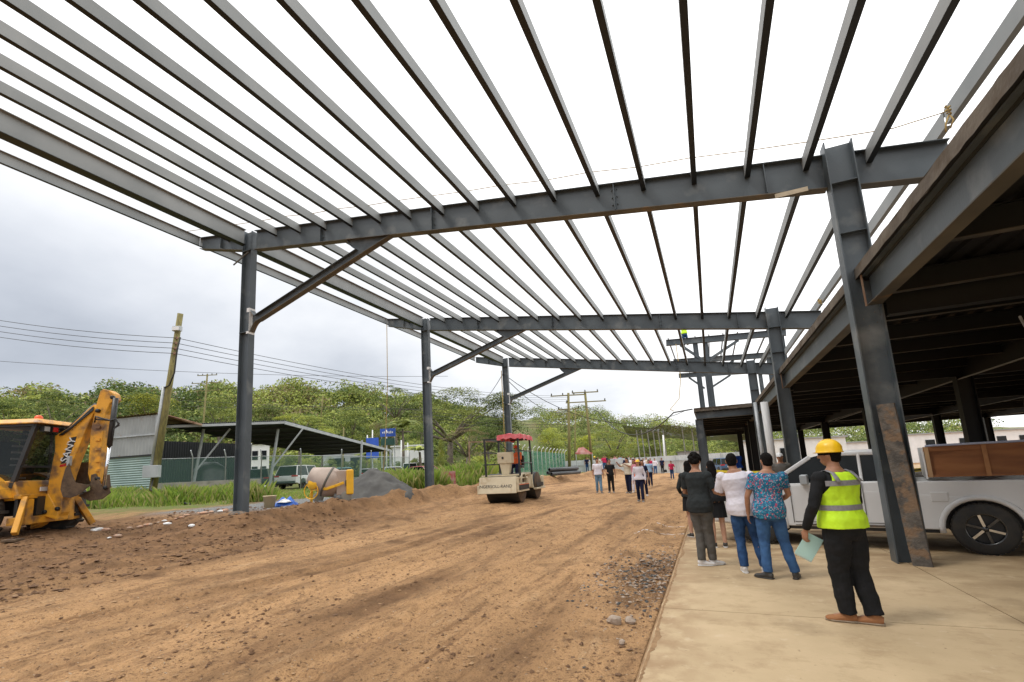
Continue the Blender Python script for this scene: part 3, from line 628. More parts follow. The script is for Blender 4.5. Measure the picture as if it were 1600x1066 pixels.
# woods on the hill: one mass
C = []; Rr = []; LI = []
for a in np.arange(-84, 22, 1.0):
    far = a > -19
    rows = np.linspace(115, 205, 9) if not far else np.linspace(190, 335, 8)
    for r in rows:
        for q in range(2 if not far else 2):
            aa = radians(a+random.uniform(-.6, .6)); r2 = r+random.uniform(-6, 6); x, y = r2*sin(aa), r2*cos(aa)
            s = random.uniform(2.6, 5.2)*(1.5 if far else 1)
            for w in range(2): 
                C.append((x+random.uniform(-2, 2), y+random.uniform(-2, 2), float(hillz(x, y))+s*random.uniform(.5, 1.1))); Rr.append((s*random.uniform(.7, 1.1), s, s*random.uniform(.5, .85)))
                pn_ = mnoise.noise((x*.03, y*.03, 1))+random.uniform(-.35, .35); LI.append((3 if random.random() < .5 else 2) if pn_ > .42 else 2 if pn_ > .15 else 1 if pn_ > -.15 else 0 if not far else random.choice([0, 1]))
V, F, mi = clumps(C, Rr, 115, .42, [LM['leaf_dark'], LM['leaf_mid'], LM['leaf_light'], LM['leaf_dry']], LI)
kind(nmesh('hillside_woods', V, F, [LM['leaf_dark'], LM['leaf_mid'], LM['leaf_light'], LM['leaf_dry']], mi=mi), 'stuff')
# single trees -------------------------------------------------
def crown_mesh(key, kindc):
    """unit crown: about 1 wide, 1 tall, base at z=0"""
    C = []; Rr = []
    if kindc == 'dense':
        for i in range(34):
            a = random.uniform(0, 6.28); r = random.uniform(.05, .36); z = random.uniform(.15, .85); r *= sqrt(max(.05, 1-((z-.4)/.55)**2)); q = random.uniform(.1, .19)
            C.append((r*cos(a), r*sin(a), z)); Rr.append((q, q, q*.75))
        n, s = 260, .0102
    elif kindc == 'spread':   # wide umbrella of flat layers
        for i in range(46):
            a = random.uniform(0, 6.28); r = .46*sqrt(random.random()); z = .35+.55*(1-(r/.5)**2)+random.uniform(-.16, .04); q = random.uniform(.06, .12)
            C.append((r*cos(a), r*sin(a), z)); Rr.append((q*1.3, q*1.3, q*.45))
        for i in range(16):
            a = random.uniform(0, 6.28); r = .42*random.random()**.5; C.append((r*cos(a), r*sin(a), random.uniform(.12, .4))); Rr.append((.1, .1, .07))
        n, s = 330, .006
    elif kindc == 'full':
        for i in range(75):
            a = random.uniform(0, 6.28); r = .46*sqrt(random.random()); z = .15+.78*(1-(r/.5)**2)*random.uniform(.45, 1); q = random.uniform(.055, .1)
            C.append((r*cos(a), r*sin(a), z)); Rr.append((q*1.2, q*1.2, q*.8))
        n, s = 260, .006
    elif kindc == 'airy':
        for i in range(22):
            a = random.uniform(0, 6.28); r = random.uniform(.12, .46); z = .5+.4*(1-(r/.5)**2)+random.uniform(-.1, .05); q = random.uniform(.05, .1)
            C.append((r*cos(a), r*sin(a), z)); Rr.append((q*1.2, q*1.2, q*.6))
        n, s = 170, .0085
    V, F, mi = clumps(C, Rr, n, s, [0, 1, 2], [random.choice([0, 1, 1, 2]) for _ in C]); return V, F, mi, C
PAL = dict(green=['leaf_dark', 'leaf_mid', 'leaf_light'], yellow=['leaf_mid', 'leaf_light', 'leaf_yellow'], deep=['leaf_dark', 'leaf_dark', 'leaf_mid'], dry=['leaf_dry', 'leaf_mid', 'leaf_dry'], olive=['leaf_mid', 'leaf_light', 'leaf_dark'])
CR = {}
def tree(px, ytop, ybot, wpx, D, kindc, pal, label, name='tree', group=None, lean=0, cat='tree'):
    top = atd(px, ytop, D); bot = atd(px, ybot, D); w = wpx/CF*D; x, y = top.x, top.y
    gzz = max(g1(x, y), float(hillz(x, y))) if hypot(x, y) > 90 else g1(x, y); h = top.z-bot.z
    r = thing(name, label, cat, (x, y, gzz), random.uniform(0, 6), group); WM.pop(r.name)
    key = (kindc, pal, random.randint(0, 1))
    if key not in CR:
        V, F, mi, C = crown_mesh(key, kindc); o = nmesh('crown', V, F, [LM[q] for q in PAL[pal]], mi=mi); CR[key] = (o.data, C); bpy.data.objects.remove(o)
    me, C = CR[key]; o = bpy.data.objects.new('crown', me); COL.objects.link(o); o.parent = r; o.location = (0, 0, bot.z-gzz); o.scale = (w, w, h)
    mb = MB(M['bark'], True); tr = max(.1, w*.022); b0 = Vector((0, 0, -.3)); fork = Vector((lean, 0, (bot.z-gzz)+h*.12))
    mb.loft([b0, b0.lerp(fork, .5)+Vector((.15, .1, 0)), fork], [tr*1.2, tr, tr*.8], 8)
    for c in random.sample(C, min(len(C), 9)):
        e = Vector((c[0]*w, c[1]*w, c[2]*h+bot.z-gzz)); m_ = fork.lerp(e, .5)+Vector((0, 0, h*.05)); mb.loft([fork, m_, e], [tr*.55, tr*.35, tr*.12], 5)
    mb.build('trunk', r); return r
TR = [
 (20, 618, 702, 120, 75, 'dense', 'green', 'bushy green tree behind the cab of the yellow digger'),
 (88, 612, 690, 105, 82, 'spread', 'green', 'ragged topped tree behind the beacon of the yellow digger'),
 (150, 634, 690, 90, 95, 'dense', 'deep', 'dark green tree behind the raised arm of the yellow digger'),
 (238, 612, 690, 130, 62, 'dense', 'yellow', 'yellow green tree rising behind the grey metal shed'),
 (345, 612, 690, 100, 98, 'dense', 'olive', 'olive green tree behind the open carport, left of the nearest column'),
 (420, 625, 690, 90, 105, 'dense', 'green', 'green tree behind the peak of the carport roof'),
 (470, 640, 700, 110, 88, 'spread', 'yellow', 'yellowish spreading tree above the sloping carport roof'),
 (548, 632, 705, 100, 95, 'dense', 'olive', 'round olive tree above the low end of the carport roof'),
 (617, 597, 665, 76, 112, 'airy', 'green', 'thin tree with sky showing through its crown left of the second column'),
 (700, 588, 705, 225, 98, 'full', 'olive', 'very large spreading tree behind the second left column'),
 (790, 608, 700, 110, 92, 'dense', 'green', 'dense dark tree behind the third left column'),
 (760, 650, 712, 80, 70, 'dense', 'deep', 'dark green tree directly behind the roller'),
 (655, 655, 712, 70, 75, 'dense', 'green', 'green tree between the palm and the second left column'),
 (862, 666, 722, 72, 105, 'dense', 'yellow', 'yellow green tree left of the pair of far poles'),
 (955, 660, 722, 105, 118, 'spread', 'yellow', 'bright yellow green tree right of the pair of far poles'),
 (912, 678, 722, 66, 100, 'dense', 'yellow', 'low yellow tree between the pair of far poles'),
 (1020, 676, 722, 80, 120, 'dense', 'green', 'green tree behind the metal boundary wall, beside the shade net'),
 (1075, 682, 722, 70, 125, 'dense', 'olive', 'olive tree behind the metal boundary wall, under the shade net'),
 (1150, 672, 715, 80, 130, 'dense', 'green', 'green tree seen under the deck beside the tall head of curly hair'),
 (728, 662, 722, 80, 62, 'airy', 'dry', 'brownish half bare tree between the second column and the roller'),
 (600, 655, 720, 60, 85, 'dense', 'dry', 'dry brownish tree behind the blue sign'),
 (505, 668, 715, 90, 80, 'dense', 'yellow', 'low yellowish tree behind the middle of the carport roof'),
]
for t in TR: tree(*t)
def shrub(px, ytop, D, wpx, pal, label, group, kindc='dense'):
    g = atd(px, ytop, D); z = g1(g.x, g.y); y = CPY; h = max(.5, g.z-z)
    r = thing('shrub', label, 'shrub', (g.x, g.y, z), random.uniform(0, 6), group); WM.pop(r.name)
    key = (kindc, pal, random.randint(0, 1))
    if key not in CR:
        V, F, mi, C = crown_mesh(key, kindc); o = nmesh('crown', V, F, [LM[q] for q in PAL[pal]], mi=mi); CR[key] = (o.data, C); bpy.data.objects.remove(o)
    o = bpy.data.objects.new('foliage', CR[key][0]); COL.objects.link(o); o.parent = r; w = wpx/CF*D; o.scale = (w, w, h*1.05)
    mb = MB(M['bark'], True); mb.loft([(0, 0, -.1), (.03, 0, h*.5)], [.05, .03], 6); mb.build('stem', r)
for i in range(16):
    px = 455+i*27+random.uniform(-8, 8)
    shrub(px, random.uniform(708, 722), random.uniform(56, 68), random.uniform(30, 46), random.choice(['yellow', 'green', 'dry', 'olive']), 'low bush in the row behind the parked cars', 'bushes behind the parked cars')
for i in range(9):
    px = 818+i*30+random.uniform(-8, 8)
    shrub(px, random.uniform(700, 712), random.uniform(84, 92), random.uniform(34, 52), random.choice(['yellow', 'green', 'olive']), 'low bush in the row behind the far boundary wall', 'bushes behind the far boundary wall')
shrub(688, 686, 52, 20, 'yellow', 'small round lime green bush right beside the second left column', None)
# palm
def palm(px, ytop, D, label, H_=None, sc=1):
    p = atd(px, ytop, D); z = g1(p.x, p.y); r = thing('palm_tree', label, 'palm tree', (p.x, p.y, z)); WM.pop(r.name); h = p.z-z
    mb = MB(M['bark'], True); mb.loft([(0, 0, -.2), (.1, 0, h*.4), (0, .05, h*.72)], [.22, .16, .12], 8); mb.build('trunk', r)
    mb = MB(LM['leaf_light'])
    for k in range(15):
        a = k*2.4; up = random.uniform(.35, 1.2); ln = random.uniform(1.6, 2.4)*sc; pv = None
        for j in range(8):
            t = j/7; q = Vector((cos(a)*ln*t, sin(a)*ln*t, h*.72+up*ln*(t-1.05*t*t)+.2)); s = Vector((-sin(a), cos(a), -.35))*(.34*sin(pi*min(1, t+.12))+.02); s2 = Vector((sin(a), -cos(a), -.35))*(.34*sin(pi*min(1, t+.12))+.02)
            if pv: mb.use(random.choice([LM['leaf_light'], LM['leaf_mid']])).add([pv[0], q, q+s, pv[1]], [(0, 1, 2, 3)]); mb.add([pv[0], q, q+s2, pv[2]], [(0, 1, 2, 3)])
            pv = (q, q+s, q+s2)
    mb.build('fronds', r)
palm(628, 640, 58, 'palm tree with drooping fronds above the white shop front', sc=1.5); palm(655, 690, 54, 'short palm just left of the second left column'); palm(573, 700, 62, 'small palm behind the low end of the carport')
# ------------------------------------------------------------------ grass and plants (stuff)
def blades(N_, xf, h0, h1, w, mats, name):
    P = np.array([xf() for _ in range(N_)]); X, Y = P[:, 0], P[:, 1]; Z = gz(X, Y)-.03
    h = (h0+(h1-h0)*rng.random(N_)**1.3)*(P[:, 2] if P.shape[1] > 2 else 1); a = rng.random(N_)*6.28; b = rng.random(N_)*6.28; ln = h*(.15+.5*rng.random(N_)); ww = w*(.6+.8*rng.random(N_))
    dx, dy = np.cos(a)*ww, np.sin(a)*ww; ox, oy = np.cos(b)*ln, np.sin(b)*ln
    V = np.stack([np.stack([X-dx, Y-dy, Z], -1), np.stack([X+dx, Y+dy, Z], -1), np.stack([X+ox*.45+dx*.7, Y+oy*.45+dy*.7, Z+h*.7], -1), np.stack([X+ox, Y+oy, Z+h], -1)], 1).reshape(-1, 3)
    o = nmesh(name, V, np.arange(N_*4).reshape(-1, 4), mats, mi=rng.choice(len(mats), N_, p=[.4, .32, .28][:len(mats)])); kind(o, 'stuff'); return o
GR = [mat('grass_bright', (.24, .36, .04), (.34, .42, .07), .5, .6, trans=.3), mat('grass_green', (.14, .23, .03), (.2, .29, .05), .5, .6, trans=.3), mat('grass_dry', (.42, .38, .14), (.3, .3, .1), .5, .8, trans=.2)]
def gA():
    while 1:
        t = random.random(); px = 130+300*t; D = random.uniform(19.5, 30); p = atd(px, 770, D); c = vn(p.x*.5, p.y*.5)
        if random.random() < c: return (p.x, p.y, .3+1.1*c)
def vn(x, y): return min(1, max(.05, (mnoise.noise((x, y, 4.4))*.5+.5-.28)*2.4))
blades(21000, gA, .1, .7, .02, GR, 'tall_grass')
def gB():
    while 1:
        px = random.uniform(595, 770); D = random.uniform(23, 48); p = atd(px, 760, D); c = vn(p.x*.4, p.y*.4)
        if p.x > -12.3: continue
        if random.random() < c: return (p.x, p.y, (.6+.8*c)*(1.0 if D > 28 else .75))
blades(30000, gB, .3, 1.1, .03, GR, 'tall_grass')
def gC():
    px = random.uniform(395, 600); D = random.uniform(20.5, 33); p = atd(px, 760, D); c = vn(p.x*.6, p.y*.6); return (p.x, p.y, .3+.7*c)
blades(9000, gC, .08, .3, .02, GR, 'short_grass')
# ------------------------------------------------------------------ shed, carport, fences on the left
def corr(mb, A, B, C_, D_, n, amp, axis=0):
    """corrugated sheet over the quad A B C D; waves along AB (axis 0)"""
    A, B, C_, D_ = map(Vector, (A, B, C_, D_)); nn = (B-A).cross(D_-A).normalized()
    if axis: A, B, C_, D_ = A, D_, C_, B
    vs = []
    k = n*4
    for i in range(k+1):
        t = i/k; o = nn*amp*sin(i*pi/2); vs += [A.lerp(B, t)+o, D_.lerp(C_, t)+o]
    mb.add(vs, [(2*i, 2*i+2, 2*i+3, 2*i+1) for i in range(k)], False)
def P4(l): return [atd(*q) for q in l]
sh = thing('metal_shed', 'grey corrugated metal shed with a rusty lean-to roof behind the leaning pole', 'shed')
back = (atd(240, 700, 30)-EYE).normalized()*5; back.z = 0
def gpt(px, D, z=None):
    p = atd(px, 740, D); p.z = g1(p.x, p.y) if z is None else z; return p
A, B = gpt(168, 30), gpt(240, 29); zt = atd(240, 646, 29).z; zm = atd(240, 709, 29).z; up = Vector((0, 0, 1))
mb = MB(M['corrg']); At, Bt, Am, Bm = A.copy(), B.copy(), A.copy(), B.copy(); At.z = Bt.z = zt; Am.z = Bm.z = zm
corr(mb, Am, Bm, Bt, At, 14, .018); mb.add([Bm, Bm+back, Bt+back, Bt], [(0, 1, 2, 3)]); mb.add([Am, Am+back, At+back, At], [(0, 1, 2, 3)]); mb.build('wall', sh)
mb = MB(M['corrgreen']); corr(mb, A, B, Bm-up*.12, Am-up*.12, 18, .02, 1); mb.build('lower_wall', sh)
mb = MB(M['dsteel']); mb.bar(Am-up*.06, Bm-up*.06, .12, .1); zq = (zt+zm)/2; mb.use(M['galv']).bar(Vector((A.x, A.y, zq))-back*.02, Vector((B.x, B.y, zq))-back*.02, .05, .09); mb.bar(B, Bt, .1, .1); mb.build('frame', sh)
mb = MB(M['rust']); R0, R1_ = Bt+up*.1, atd(316, 664, 31); corr(mb, At+up*.1-back*.06, R0-back*.06, R0+back*1.05, At+up*.1+back*1.05, 14, .03); corr(mb, R0-back*.06, R1_, R1_+back, R0+back*1.05, 12, .03, 1); mb.bar(R0, R1_, .08, .12); mb.build('roof', sh)
cp = thing('carport', 'long open carport with a dark sloping corrugated roof on thin posts', 'carport')
RA, RB_, RC = atd(246, 664, 30.5), atd(445, 657, 33), atd(612, 703, 50); RD = RA+(RC-RB_)
mb = MB(M['dsteel']); corr(mb, RA, RB_, RC, RD, 60, .035); mb.build('roof', cp)
mb = MB(M['galv']); mb.bar(RA-up*.14, RB_-up*.14, .06, .16); mb.bar(RB_-up*.16, RC-up*.12, .08, .22)
for t in np.linspace(.12, .98, 8): mb.use(M['dsteel']).bar(RA.lerp(RD, t)-up*.12, RB_.lerp(RC, t)-up*.12, .06, .12)
mb.build('roof_frame', cp)
for (px, D, s) in ((315, 32, -.35), (433, 33.3, -.3), (566, 42, -.1), (610, 49, 0)):
    g = gpt(px+s*40, D); q = gpt(px, D); t_ = ((q-RA).xy.dot((RB_-RA).xy))/(RB_-RA).xy.length_squared
    zz = ony(px, 668, q.y).z if px < 500 else (RB_.lerp(RC, (D-33)/17).z); q.z = min(zz, q.z+5.2)
    mb = MB(M['galv']); mb.bar(g, q-up*.12, .13, .13, (1, 0, 0)); mb.build('post', cp)
    if px < 500: mb = MB(M['galv']); mb.bar(g.lerp(q, .35), q+Vector((1.3, 1, 0))-up*.15, .1, .1); mb.build('brace', cp)
# dark wall of sheets at the back of the carport
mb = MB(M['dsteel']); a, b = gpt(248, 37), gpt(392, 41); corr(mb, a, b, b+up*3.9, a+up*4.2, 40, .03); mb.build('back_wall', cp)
fn = thing('chain_link_fence', 'chain link fence with angled post tops on a low concrete wall behind the grass', 'fence')
fp = [gpt(246, 28.8), gpt(300, 29.6), gpt(352, 30.4), gpt(408, 31.2), gpt(470, 32.4), gpt(534, 35), gpt(580, 39), gpt(612, 43), gpt(640, 46)]
for i, p in enumerate(fp):
    mb = MB(M['galv'], True); d = Vector((.3, -.35, .4)); mb.tube([p-up*.2, p+up*2.35, p+up*2.35+d], .035, 8); mb.build('post', fn)
mb = MB(M['mesh']); 
for a, b in zip(fp[:-1], fp[1:]): mb.add([a+up*.5, b+up*.5, b+up*2.3, a+up*2.3], [(0, 1, 2, 3)])
mb.build('mesh_panel', fn)
mb = MB(M['galv'], True)
for hgt in (2.3,): mb.tube([p+up*hgt for p in fp], .02, 6)
mb.build('top_rail', fn)
mb = MB(M['cwall'])
for a, b in zip(fp[:3], fp[1:4]): mb.bar(a+up*.38, b+up*.38, .16, .95)
mb.build('low_wall', fn)
# green net fence with bent white posts
gf = thing('green_net_fence', 'green netting fence with bent pale posts behind the roller', 'fence')
Ga, Gb = gpt(800, 40), gpt(884, 62); mb = MB(M['greennet']); mb.add([Ga, Gb, Gb+up*2.5, Ga+up*2.5], [(0, 1, 2, 3)]); mb.build('netting', gf)
for i in range(14):
    t = i/13; t = t; p = Ga.lerp(Gb, t); mb = MB(M['white'], True); mb.tube([p, p+up*2.5, p+up*2.75+Vector((.12, -.1, 0)), p+up*2.95+Vector((.38, -.25, 0))], .045, 6); mb.build('post', gf)
# far metal boundary wall
bw = thing('metal_boundary_wall', 'long pale corrugated metal boundary wall behind the far crowd', 'wall')
mb = MB(M['corrg']); M['paleg'] = mat('pale_corrugated_sheet', (.55, .57, .56), (.46, .49, .49), .5, .6)
mb = MB(M['paleg']); wl = [(882, 62), (960, 64), (1060, 62), (1180, 58)]
for (x0, d0), (x1, d1) in zip(wl[:-1], wl[1:]):
    a, b = gpt(x0, d0), gpt(x1, d1); a.z = b.z = .05; corr(mb, a, b, b+up*2.35, a+up*2.35, 45, .03)
mb.build('sheeting', bw)
mb = MB(M['galv'])
for x in range(890, 1180, 24):
    d = np.interp(x, [882, 960, 1060, 1180], [61.8, 63.8, 61.8, 57.8]); p = gpt(x, d); p.z = 0; mb.bar(p, p+up*2.5, .08, .08, (1, 0, 0))
for (x0, d0), (x1, d1) in zip(wl[:-1], wl[1:]): a, b = gpt(x0, d0-.1), gpt(x1, d1-.1); a.z = b.z = 1.75; mb.bar(a, b, .06, .08)
mb.build('posts', bw)
M['redroof'] = mat('dull_red_sheet', (.4, .1, .08), (.5, .3, .27), 2, .7)
rf_ = thing('red_roof_stall', 'low stall with a red and white sheet roof beside the far poles', 'stall')
p = gpt(915, 58); mb = MB(M['redroof']); q = Vector((.95, .45, 0)); w_ = Vector((-.3, .9, 0)); mb.add([p-q+up*2.3, p+q+up*2.2, p+up*3.1+w_*.2, p-q*.6+up*3.0+w_*.3], [(0, 1, 2, 3)]); mb.prism([p-q+up*2.25, p+q+up*2.15, p+q+up*2.35, p-q+up*2.5], w_, .06); mb.build('roof', rf_)
mb = MB(M['galv']); 
for s in (-1, 1): mb.bar(p+q*s*.95, p+q*s*.95+up*2.25, .08, .08, (1, 0, 0))
mb.build('post', rf_)
# ------------------------------------------------------------------ poles and wires
def upole(px0, y0, px1, y1, D, r, label, arms=(), name='utility_pole', box=None, m='woodpole', gz_=None):
    b = atd(px0, y0, D); t = atd(px1, y1, D); gzz = g1(b.x, b.y) if D < 90 else b.z-1; f = (gzz-.4-b.z)/(t.z-b.z); b2 = b.lerp(t, f)
    o = thing(name, label, 'pole', b2); mb = MB(M[m], True); mb.loft([b2, t], [r*1.2, r*.85], 12); mb.build('shaft', o)
    for (frac, half, ins) in arms:
        c = b.lerp(t, frac); d = Vector((.85, .5, .02)).normalized(); mb = MB(M[m]); mb.bar(c-d*half, c+d*half, .1, .13); mb.build('crossarm', o)
        for k in range(ins):
            q = c+d*half*(-1+2*k/(ins-1))*.95; mb = MB(M['black'], True); mb.lathe([(.03, .06), (.08, .1), (.06, .2), (.09, .24), (.02, .34)], q, seg=8); mb.build('insulator', o)
    return o, b2, t
pl, pb, pt = upole(236, 785, 282, 490, 24, .15, 'mossy leaning wooden pole with a grey meter box left of the nearest column')
dpl = (pt-pb).normalized()
def onp(px, py): # point on the leaning pole nearest to a pixel height
    t = (py-490)/(785-490); return pt.lerp(atd(236, 785, 24), t)
mb = MB(M['galv'], True); o_ = Vector((-.13, -.17, 0)); mb.tube([onp(0, 742)+o_, onp(0, 604)+o_], .075, 10); mb.build('conduit', pl)
mb = MB(M['galv']); c = onp(0, 737)+Vector((.12, -.26, 0)); mb.obox(c, (.9, .42, 0), (-.42, .9, 0), (0, 0, 1), (.38, .14, .3)); mb.build('meter_box', pl, .02)
mb = MB(M['galv']); c = onp(0, 516)+Vector((.18, -.15, 0)); mb.obox(c, (.9, .42, 0), (-.42, .9, 0), (0, 0, 1), (.2, .1, .12)); mb.use(M['white']).obox(c+Vector((.04, -.1, -.02)), (.9, .42, 0), (-.42, .9, 0), (0, 0, 1), (.17, .03, .09)); mb.build('floodlight', pl, .01)
for k in range(4):
    mb = MB(M['rust'], True); c = onp(0, 530+k*8)+Vector((.19, -.1, 0)); mb.lathe([(.03, -.07), (.07, -.05), (.04, 0), (.07, .05), (.03, .07)], c, seg=10); mb.build('insulator', pl)
mb = MB(M['wire'], True); mb.loft([onp(0, 530)+Vector((.45, -.1, 0)), onp(0, 550)+Vector((.35, -.1, 0)), onp(0, 585)+Vector((.42, -.1, 0)), onp(0, 604)+Vector((.25, -.15, 0)), onp(0, 606)+Vector((-.05, -.18, 0))], .035, 6); mb.build('service_cable', pl)
mb = MB(M['wire'], True); mb.loft([onp(0, 747)+Vector((.2, -.2, 0)), onp(0, 765)+Vector((.5, -.4, 0)), gpt(262, 22)+up*.35, gpt(285, 21)+up*.1, gpt(300, 20.5)+up*.03], .035, 6); mb.build('ground_cable', pl)
upole(318, 660, 324, 585, 88, .16, 'far pole with three cross arms on the hill left of the nearest column', ((.98, 1.7, 5), (.82, 2.6, 4), (.66, 2.2, 4)))
upole(500, 665, 505, 618, 110, .16, 'reddish pole on the hillside above the carport', ((.62, 3.4, 3),))
upole(890, 742, 888, 614, 58, .17, 'left pole of the far pair, with two cross arms', ((.97, 2.2, 4), (.8, 1.3, 3)))
upole(926, 735, 914, 612, 60, .17, 'right pole of the far pair, leaning left with a long lower cross arm', ((.99, 1.7, 3), (.87, 2.6, 3)))
upole(898, 735, 899, 640, 66, .1, 'thin bare pole standing between the far pair', ())
upole(536, 715, 537, 668, 60, .1, 'thin pole with a white box behind the carport roof', ())
for px, yt, D, lb in ((574, 680, 62, 'thin white pole left of the blue roadside sign'), (582, 672, 66, 'thin rusty pole left of the blue roadside sign, the taller of two'), (627, 688, 55, 'white pole in front of the shop front'), (604, 672, 60, 'sign pole in front of the blue roadside sign'), (637, 692, 56, 'short white pole right of the palm trunk')):
    upole(px, 735, px, yt, D, .09, lb, (), m='white')
q = [(0, 491, 20), (0, 500, 20), (0, 510, 20), (0, 518, 20)]
for k in range(4):
    att = onp(0, 530+k*8)+Vector((.2, -.12, 0)); e = atd(888, 618+k*3, 58); le = atd(-160, 470+k*9, 27)
    cable('power_line', sag(le, att, .35, 12)+sag(att, e, .9, 20)[1:], .014, M['wire'], 'thin power line crossing the sky between the leaning pole and the far pair', 'power line', 'power lines on the leaning pole')
for k, (ya, yb, D) in enumerate(((565, 588, 60), (606, 640, 70), (625, 640, 80))):
    cable('power_line', sag(atd(-100, ya-8, D), atd(700, yb, D+10), .8), .025, M['wire'], 'faint distant power line in front of the hills', 'power line', 'distant power lines')
for k in range(4): cable('power_line', sag(atd(640, 640+k*5, 60), atd(895, 655+k*4, 64), .4), .02, M['wire'], 'faint distant power line in front of the hills', 'power line', 'distant power lines')
c1 = Vector((-12.0, Y3-.1, 7.9))
cable('service_cable', sag(c1, atd(888, 640, 58), 1.2), .025, M['wire'], 'black cable running from the third left column to the left far pole')
cable('service_cable', sag(c1+Vector((0, 0, .1)), atd(1075, 640, 34), 2.0), .02, M['wire'], 'black cable looping from the third left column towards the building corner')
cable('service_cable', sag(c1, atd(742, 640, 50), .3), .02, M['wire'], 'black cable dropping from the third left column to the left')
# shade net canopy far right
sn = thing('shade_net_canopy', 'large grey shade net on leaning thin posts beyond the boundary wall', 'canopy')
a, b, c, d = atd(972, 664, 72), atd(1200, 662, 66), atd(1200, 690, 95), atd(985, 682, 96)
mb = MB(M['net']); n = 10
V_ = []
for i in range(n+1):
    for j in range(n+1):
        s, t = i/n, j/n; p = a.lerp(b, s).lerp(d.lerp(c, s), t); p.z -= .9*sin(pi*s*3)**2*.6+.5*sin(pi*t); V_.append(p)
mb.add(V_, [(i*(n+1)+j, (i+1)*(n+1)+j, (i+1)*(n+1)+j+1, i*(n+1)+j+1) for i in range(n) for j in range(n)]); mb.build('net', sn)
for px in (1003, 1011, 1020, 1029, 1037, 1045, 1075, 1090):
    p = gpt(px, 73); mb = MB(M['galv']); t = atd(px-9, 672, 73); mb.bar(p, t, .14, .14, (1, 0, 0)); mb.build('post', sn)
upole(1040, 735, 1036, 680, 66, .12, 'pale concrete pole in front of the shade net', (), m='white')
# buildings far off on the right, signs and shops far left
def hut(name, label, px0, px1, yt, D, depth, m, cat, roofm=None, wins=(), gable=.0):
    a, b = gpt(px0, D), gpt(px1, D); zt = atd((px0+px1)/2, yt, D).z; bk = ((a+b)/2-EYE); bk.z = 0; bk = bk.normalized()*depth; r = thing(name, label, cat, a)
    a.z = b.z = min(a.z, b.z)-.2; A = a.copy(); B = b.copy(); A.z = B.z = zt; mb = MB(M[m]); mb.hexa([a, b, b+bk, a+bk, A, B, B+bk, A+bk]); mb.build('wall', r)
    e = (b-a).normalized(); f = bk.normalized(); mb = MB(M[roofm or 'corrg']); mb.hexa([A-e*.3-f*.3, B+e*.3-f*.3, B+e*.3+bk+f*.2, A-e*.3+bk+f*.2, A-e*.3-f*.3+up*.15, B+e*.3-f*.3+up*.15, B+e*.3+bk+up*(.15+gable), A-e*.3+bk+up*(.15+gable)]); mb.build('roof', r)
    ln = (b-a).length; H_ = zt-a.z
    for (u0, u1, v0, v1, k_) in wins:
        q = a+e*(u0+u1)/2*ln+up*H_*(v0+v1)/2-f*.03; mb = MB(M[k_]); mb.obox(q, e, f, (0, 0, 1), (ln*(u1-u0)/2, .05, H_*(v1-v0)/2)); mb.build('window' if k_ == 'glass' else 'panel', r)
    return r, a, b, A, B, e, f
hut('white_building', 'white building front seen under the dark deck right of the drain pipe', 1165, 1330, 686, 52, 12, 'white', 'building', wins=((.36, .5, .3, .75, 'glass'), (.1, .2, .2, .7, 'glass')))
hut('white_building', 'long white building seen through the open bays above the pickup bed', 1420, 1720, 672, 62, 12, 'white', 'building', wins=[(u, u+.05, .5, .8, 'glass') for u in (.12, .3, .4, .5, .62, .74)])
hut('white_building', 'pale building seen between the dark inner columns behind the helmeted man', 1318, 1425, 690, 58, 10, 'white', 'building', wins=((.1, .25, .3, .7, 'glass'), (.5, .8, .3, .7, 'glass')))
hut('white_building', 'low white house on the rise behind the metal wall, right of the far crowd', 1062, 1100, 706, 85, 8, 'white', 'house', wins=((.2, .4, .3, .7, 'glass'), (.6, .8, .3, .7, 'glass')))
hut('shop', 'white shop front with a sign band beside the palm', 614, 668, 697, 66, 10, 'white', 'shop', 'white', wins=((.05, .95, .15, .5, 'glass'),))
hut('shop', 'dark glass shop behind the parked cars, under the carport roof', 505, 590, 705, 68, 10, 'galv', 'shop', 'white', wins=((.1, .4, .2, .8, 'glass'), (.5, .9, .2, .8, 'glass')))
hut('white_building', 'white building with dark windows seen between the column and the carport post', 375, 420, 694, 60, 10, 'white', 'building', 'white', wins=[(u, u+.2, v, v+.2, 'glass') for u in (.08, .4, .7) for v in (.3, .65)])
sg = thing('roadside_sign', 'blue roadside sign with white letters above a dark green board', 'sign'); p = atd(606, 676, 60); e = Vector((.9, .43, 0)).normalized(); f = Vector((-.43, .9, 0))
M['signblue'] = mat('sign_blue', (.03, .1, .5), None, 2, .5); M['signgreen'] = mat('sign_green', (.02, .08, .06), None, 2, .5)
mb = MB(M['signblue']); mb.obox(p, e, f, (0, 0, 1), (.95, .06, .5)); bd = mb.build('board', sg); 
for k in range(7): mb = MB(M['white']); mb.obox(p-f*.075+e*(-.62+k*.2)+up*.03*(k%2), e, f, up, (.06, .004, .1+.03*(k%3))); mb.build('white_mark', sg)
mb = MB(M['signgreen']); mb.obox(p-up*1.15, e, f, (0, 0, 1), (.85, .06, .42)); mb.build('lower_board', sg)
for s in (-.8, .8): mb = MB(M['galv']); q = p+e*s+f*.1; mb.bar(Vector((q.x, q.y, 1)), q+up*.5, .1, .1, (1, 0, 0)); mb.build('post', sg)
bt = thing('blue_banner_stand', 'tall dark blue banner stand behind the low end of the carport', 'banner'); p = atd(582, 700, 55); mb = MB(M['signblue']); mb.obox(p, e, f, (0, 0, 1), (.7, .1, 1.15)); mb.build('panel', bt); mb = MB(M['galv']); mb.bar(Vector((p.x, p.y, 1)), p-up*1.1, .1, .1, (1, 0, 0)); mb.build('post', bt)
